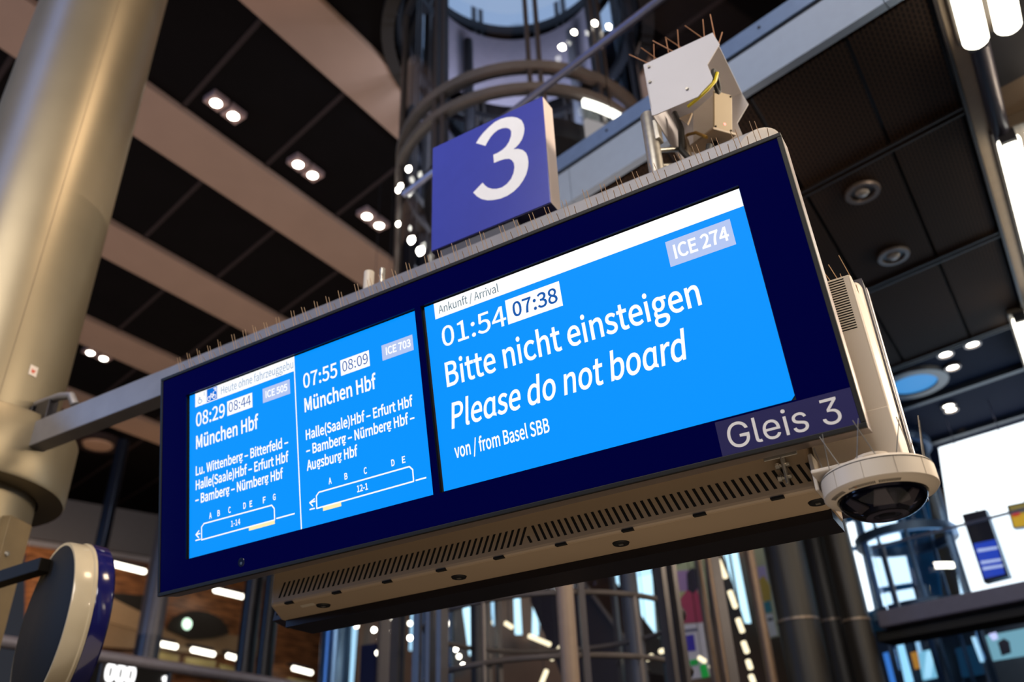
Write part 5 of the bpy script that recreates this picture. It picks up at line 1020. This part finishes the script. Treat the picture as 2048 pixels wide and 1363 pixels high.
ey = [(335, 1258)] + [(335 + 62 * (1 - cos(k * pi / 10)), 1258 - 44 * sin(k * pi / 10) + 1.2 * k) for k in range(1, 10)] + [(459, 1266), (430, 1274), (380, 1278)]
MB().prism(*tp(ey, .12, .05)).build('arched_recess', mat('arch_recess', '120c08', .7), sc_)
p = lt2(374, 1247, .10)
MB().lathe([(0, .1), (.10, .06), (.14, 0), (0, -.02)], p, (0, -1, 0), 14).build('spot_lamp', glow('greenish_lamp', (.7, 1.0, .75), 2.0), sc_)
def linear(pa, pb, off, lab_):
    a, b_ = Vector(lt2(*pa, off)), Vector(lt2(*pb, off)); 
    t = thing('linear_light', lab_, 'ceiling light', FT, a, 'linear lamps of the far shops')
    r_ = .055
    MB().tube([a, a + (b_ - a) * .03, a + (b_ - a) * .97, b_], [r_ * .6, r_, r_, r_ * .6], 12).build('tube', M_tube, t, smooth=True)
    MB().prism([a + Vector((0, .06, .10)), b_ + Vector((0, .06, .10)), b_ + Vector((0, .06, .16)), a + Vector((0, .06, .16))], (0, .2, 0)).build('housing', M_dark, t)
linear((222, 1126), (291, 1143), -.3, 'linear lamp above the wooden wall, between clock and display')
linear((428, 1179), (487, 1193), -.3, 'linear lamp just under the lower left display corner')
linear((318, 1286), (354, 1293), -.2, 'linear lamp of the far shops, leftmost of the low row')
linear((383, 1298), (429, 1308), -.2, 'linear lamp of the far shops, second of the low row')
linear((454, 1310), (476, 1316), -.2, 'short linear lamp of the far shops, third of the low row')
linear((585, 1335), (624, 1345), -.2, 'linear lamp of the far shops between the dark and the blue columns')
for i, (x, w_) in enumerate(((318, 40), (372, 60), (440, 40), (575, 55))):
    y = 1288 + (x - 318) * .205
    tag(MB().prism(*tp([(x, y + 14), (x + w_, y + 22), (x + w_ - 4, y + 52), (x - 4, y + 46)], .15, .05)).build('lit_shelf', mat('lit_shelf', '8f8455', .6), None, FT), 'greenish beige shelf panel beneath a linear lamp, ' + ['leftmost', 'second', 'third', 'fourth, left of the blue column'][i], 'shelf', 'shelf panels under the linear lamps')
def vcol(pa, pb, py, D, m, lab_, kind='thing', name='round_column', top=HC + .1):
    a, b_ = vd(pa, py, D), vd(pb, py, D); c = (a + b_) / 2
    return tag(vcyl(MB(), (c.x, c.y), (a - b_).length / 2, 0, CAM_Z + top, 32).build(name, m, smooth=True, kind=kind), lab_, 'column')
vcol(278, 330, 1240, 17.5, mat('grey_column', '5a5a62', .35, .5), 'grey round column behind the lower left display corner', top=5.9)
vcol(482, 520, 1230, 12.5, mat('near_black_column', '1c1c22', .3, .5), 'near-black round column below the casing, left one of a pair', top=4.9)
vcol(522, 556, 1230, 12.9, mat('near_black_column', '1c1c22'), 'near-black round column below the casing, right one of a pair', top=4.9)
vcol(640, 702, 1300, 11.5, mat('blue_grey_column', '4d6b8c', .25, .7), 'blue-grey shiny round column under the casing', top=4.5)
vcol(208, 236, 1000, 15.0, mat('dark_blue_column', '1c222e', .22, .6), 'slim dark blue shiny column beside the sleeve of the large column', top=6.3)
p = vd(744, 1330, 12.0)
tag(MB().prism(*[( [pl(x, y, p, NF) for x, y in ((722, 1290), (756, 1285), (750, 1420), (716, 1420))], tuple(NF * .06))][0]).build('blue_board', mat('navy_board', '14143c', .5)), 'dark navy board at the bottom right of the blue-grey column', 'board')
# railing with pipe at lower left
ra = vd(150, 1304, 9.0); d2 = pl(560, 1366, ra, ZZ) - ra
rl = thing('railing', 'grey pipe railing crossing the lower left corner', 'railing', WORLD, ra)
MB().tube([ra - d2 * .3, ra + d2 * 1.6], .055, 14).build('top_rail', mat('railing_grey', 'a09aa4', .4, .3), rl, smooth=True)
for k in range(-1, 6):
    q = ra + d2 * (k * .3 + .12)
    MB().tube([q, q - ZZ * (q.z - .05)], .022, 8).build('baluster', M_dark, rl)
# glowing shop lettering
SGp = vd(228, 1346, 14.0)
nsg = thing('shop_lettering', 'small white glowing letters at the bottom left beside the clock', 'sign', frame(SGp, E1, -N1, ZZ))
lettering(MB(), '000', G1, CAP1, -.15, -.12, .48, .26, -.02, 22).build('letters', glow('white_letters', (1, 1, 1), 2.5), nsg)
MB().box(-.45, .95, .0, .06, -.28, .26).build('board', mat('dark_brown_board', '1e1812', .6), nsg)
lettering(MB(), '1', G1, CAP1, .78, -.20, .10, .26, -.02, 22).build('numeral', glow('white_letters', (1, 1, 1), 2.5), nsg)
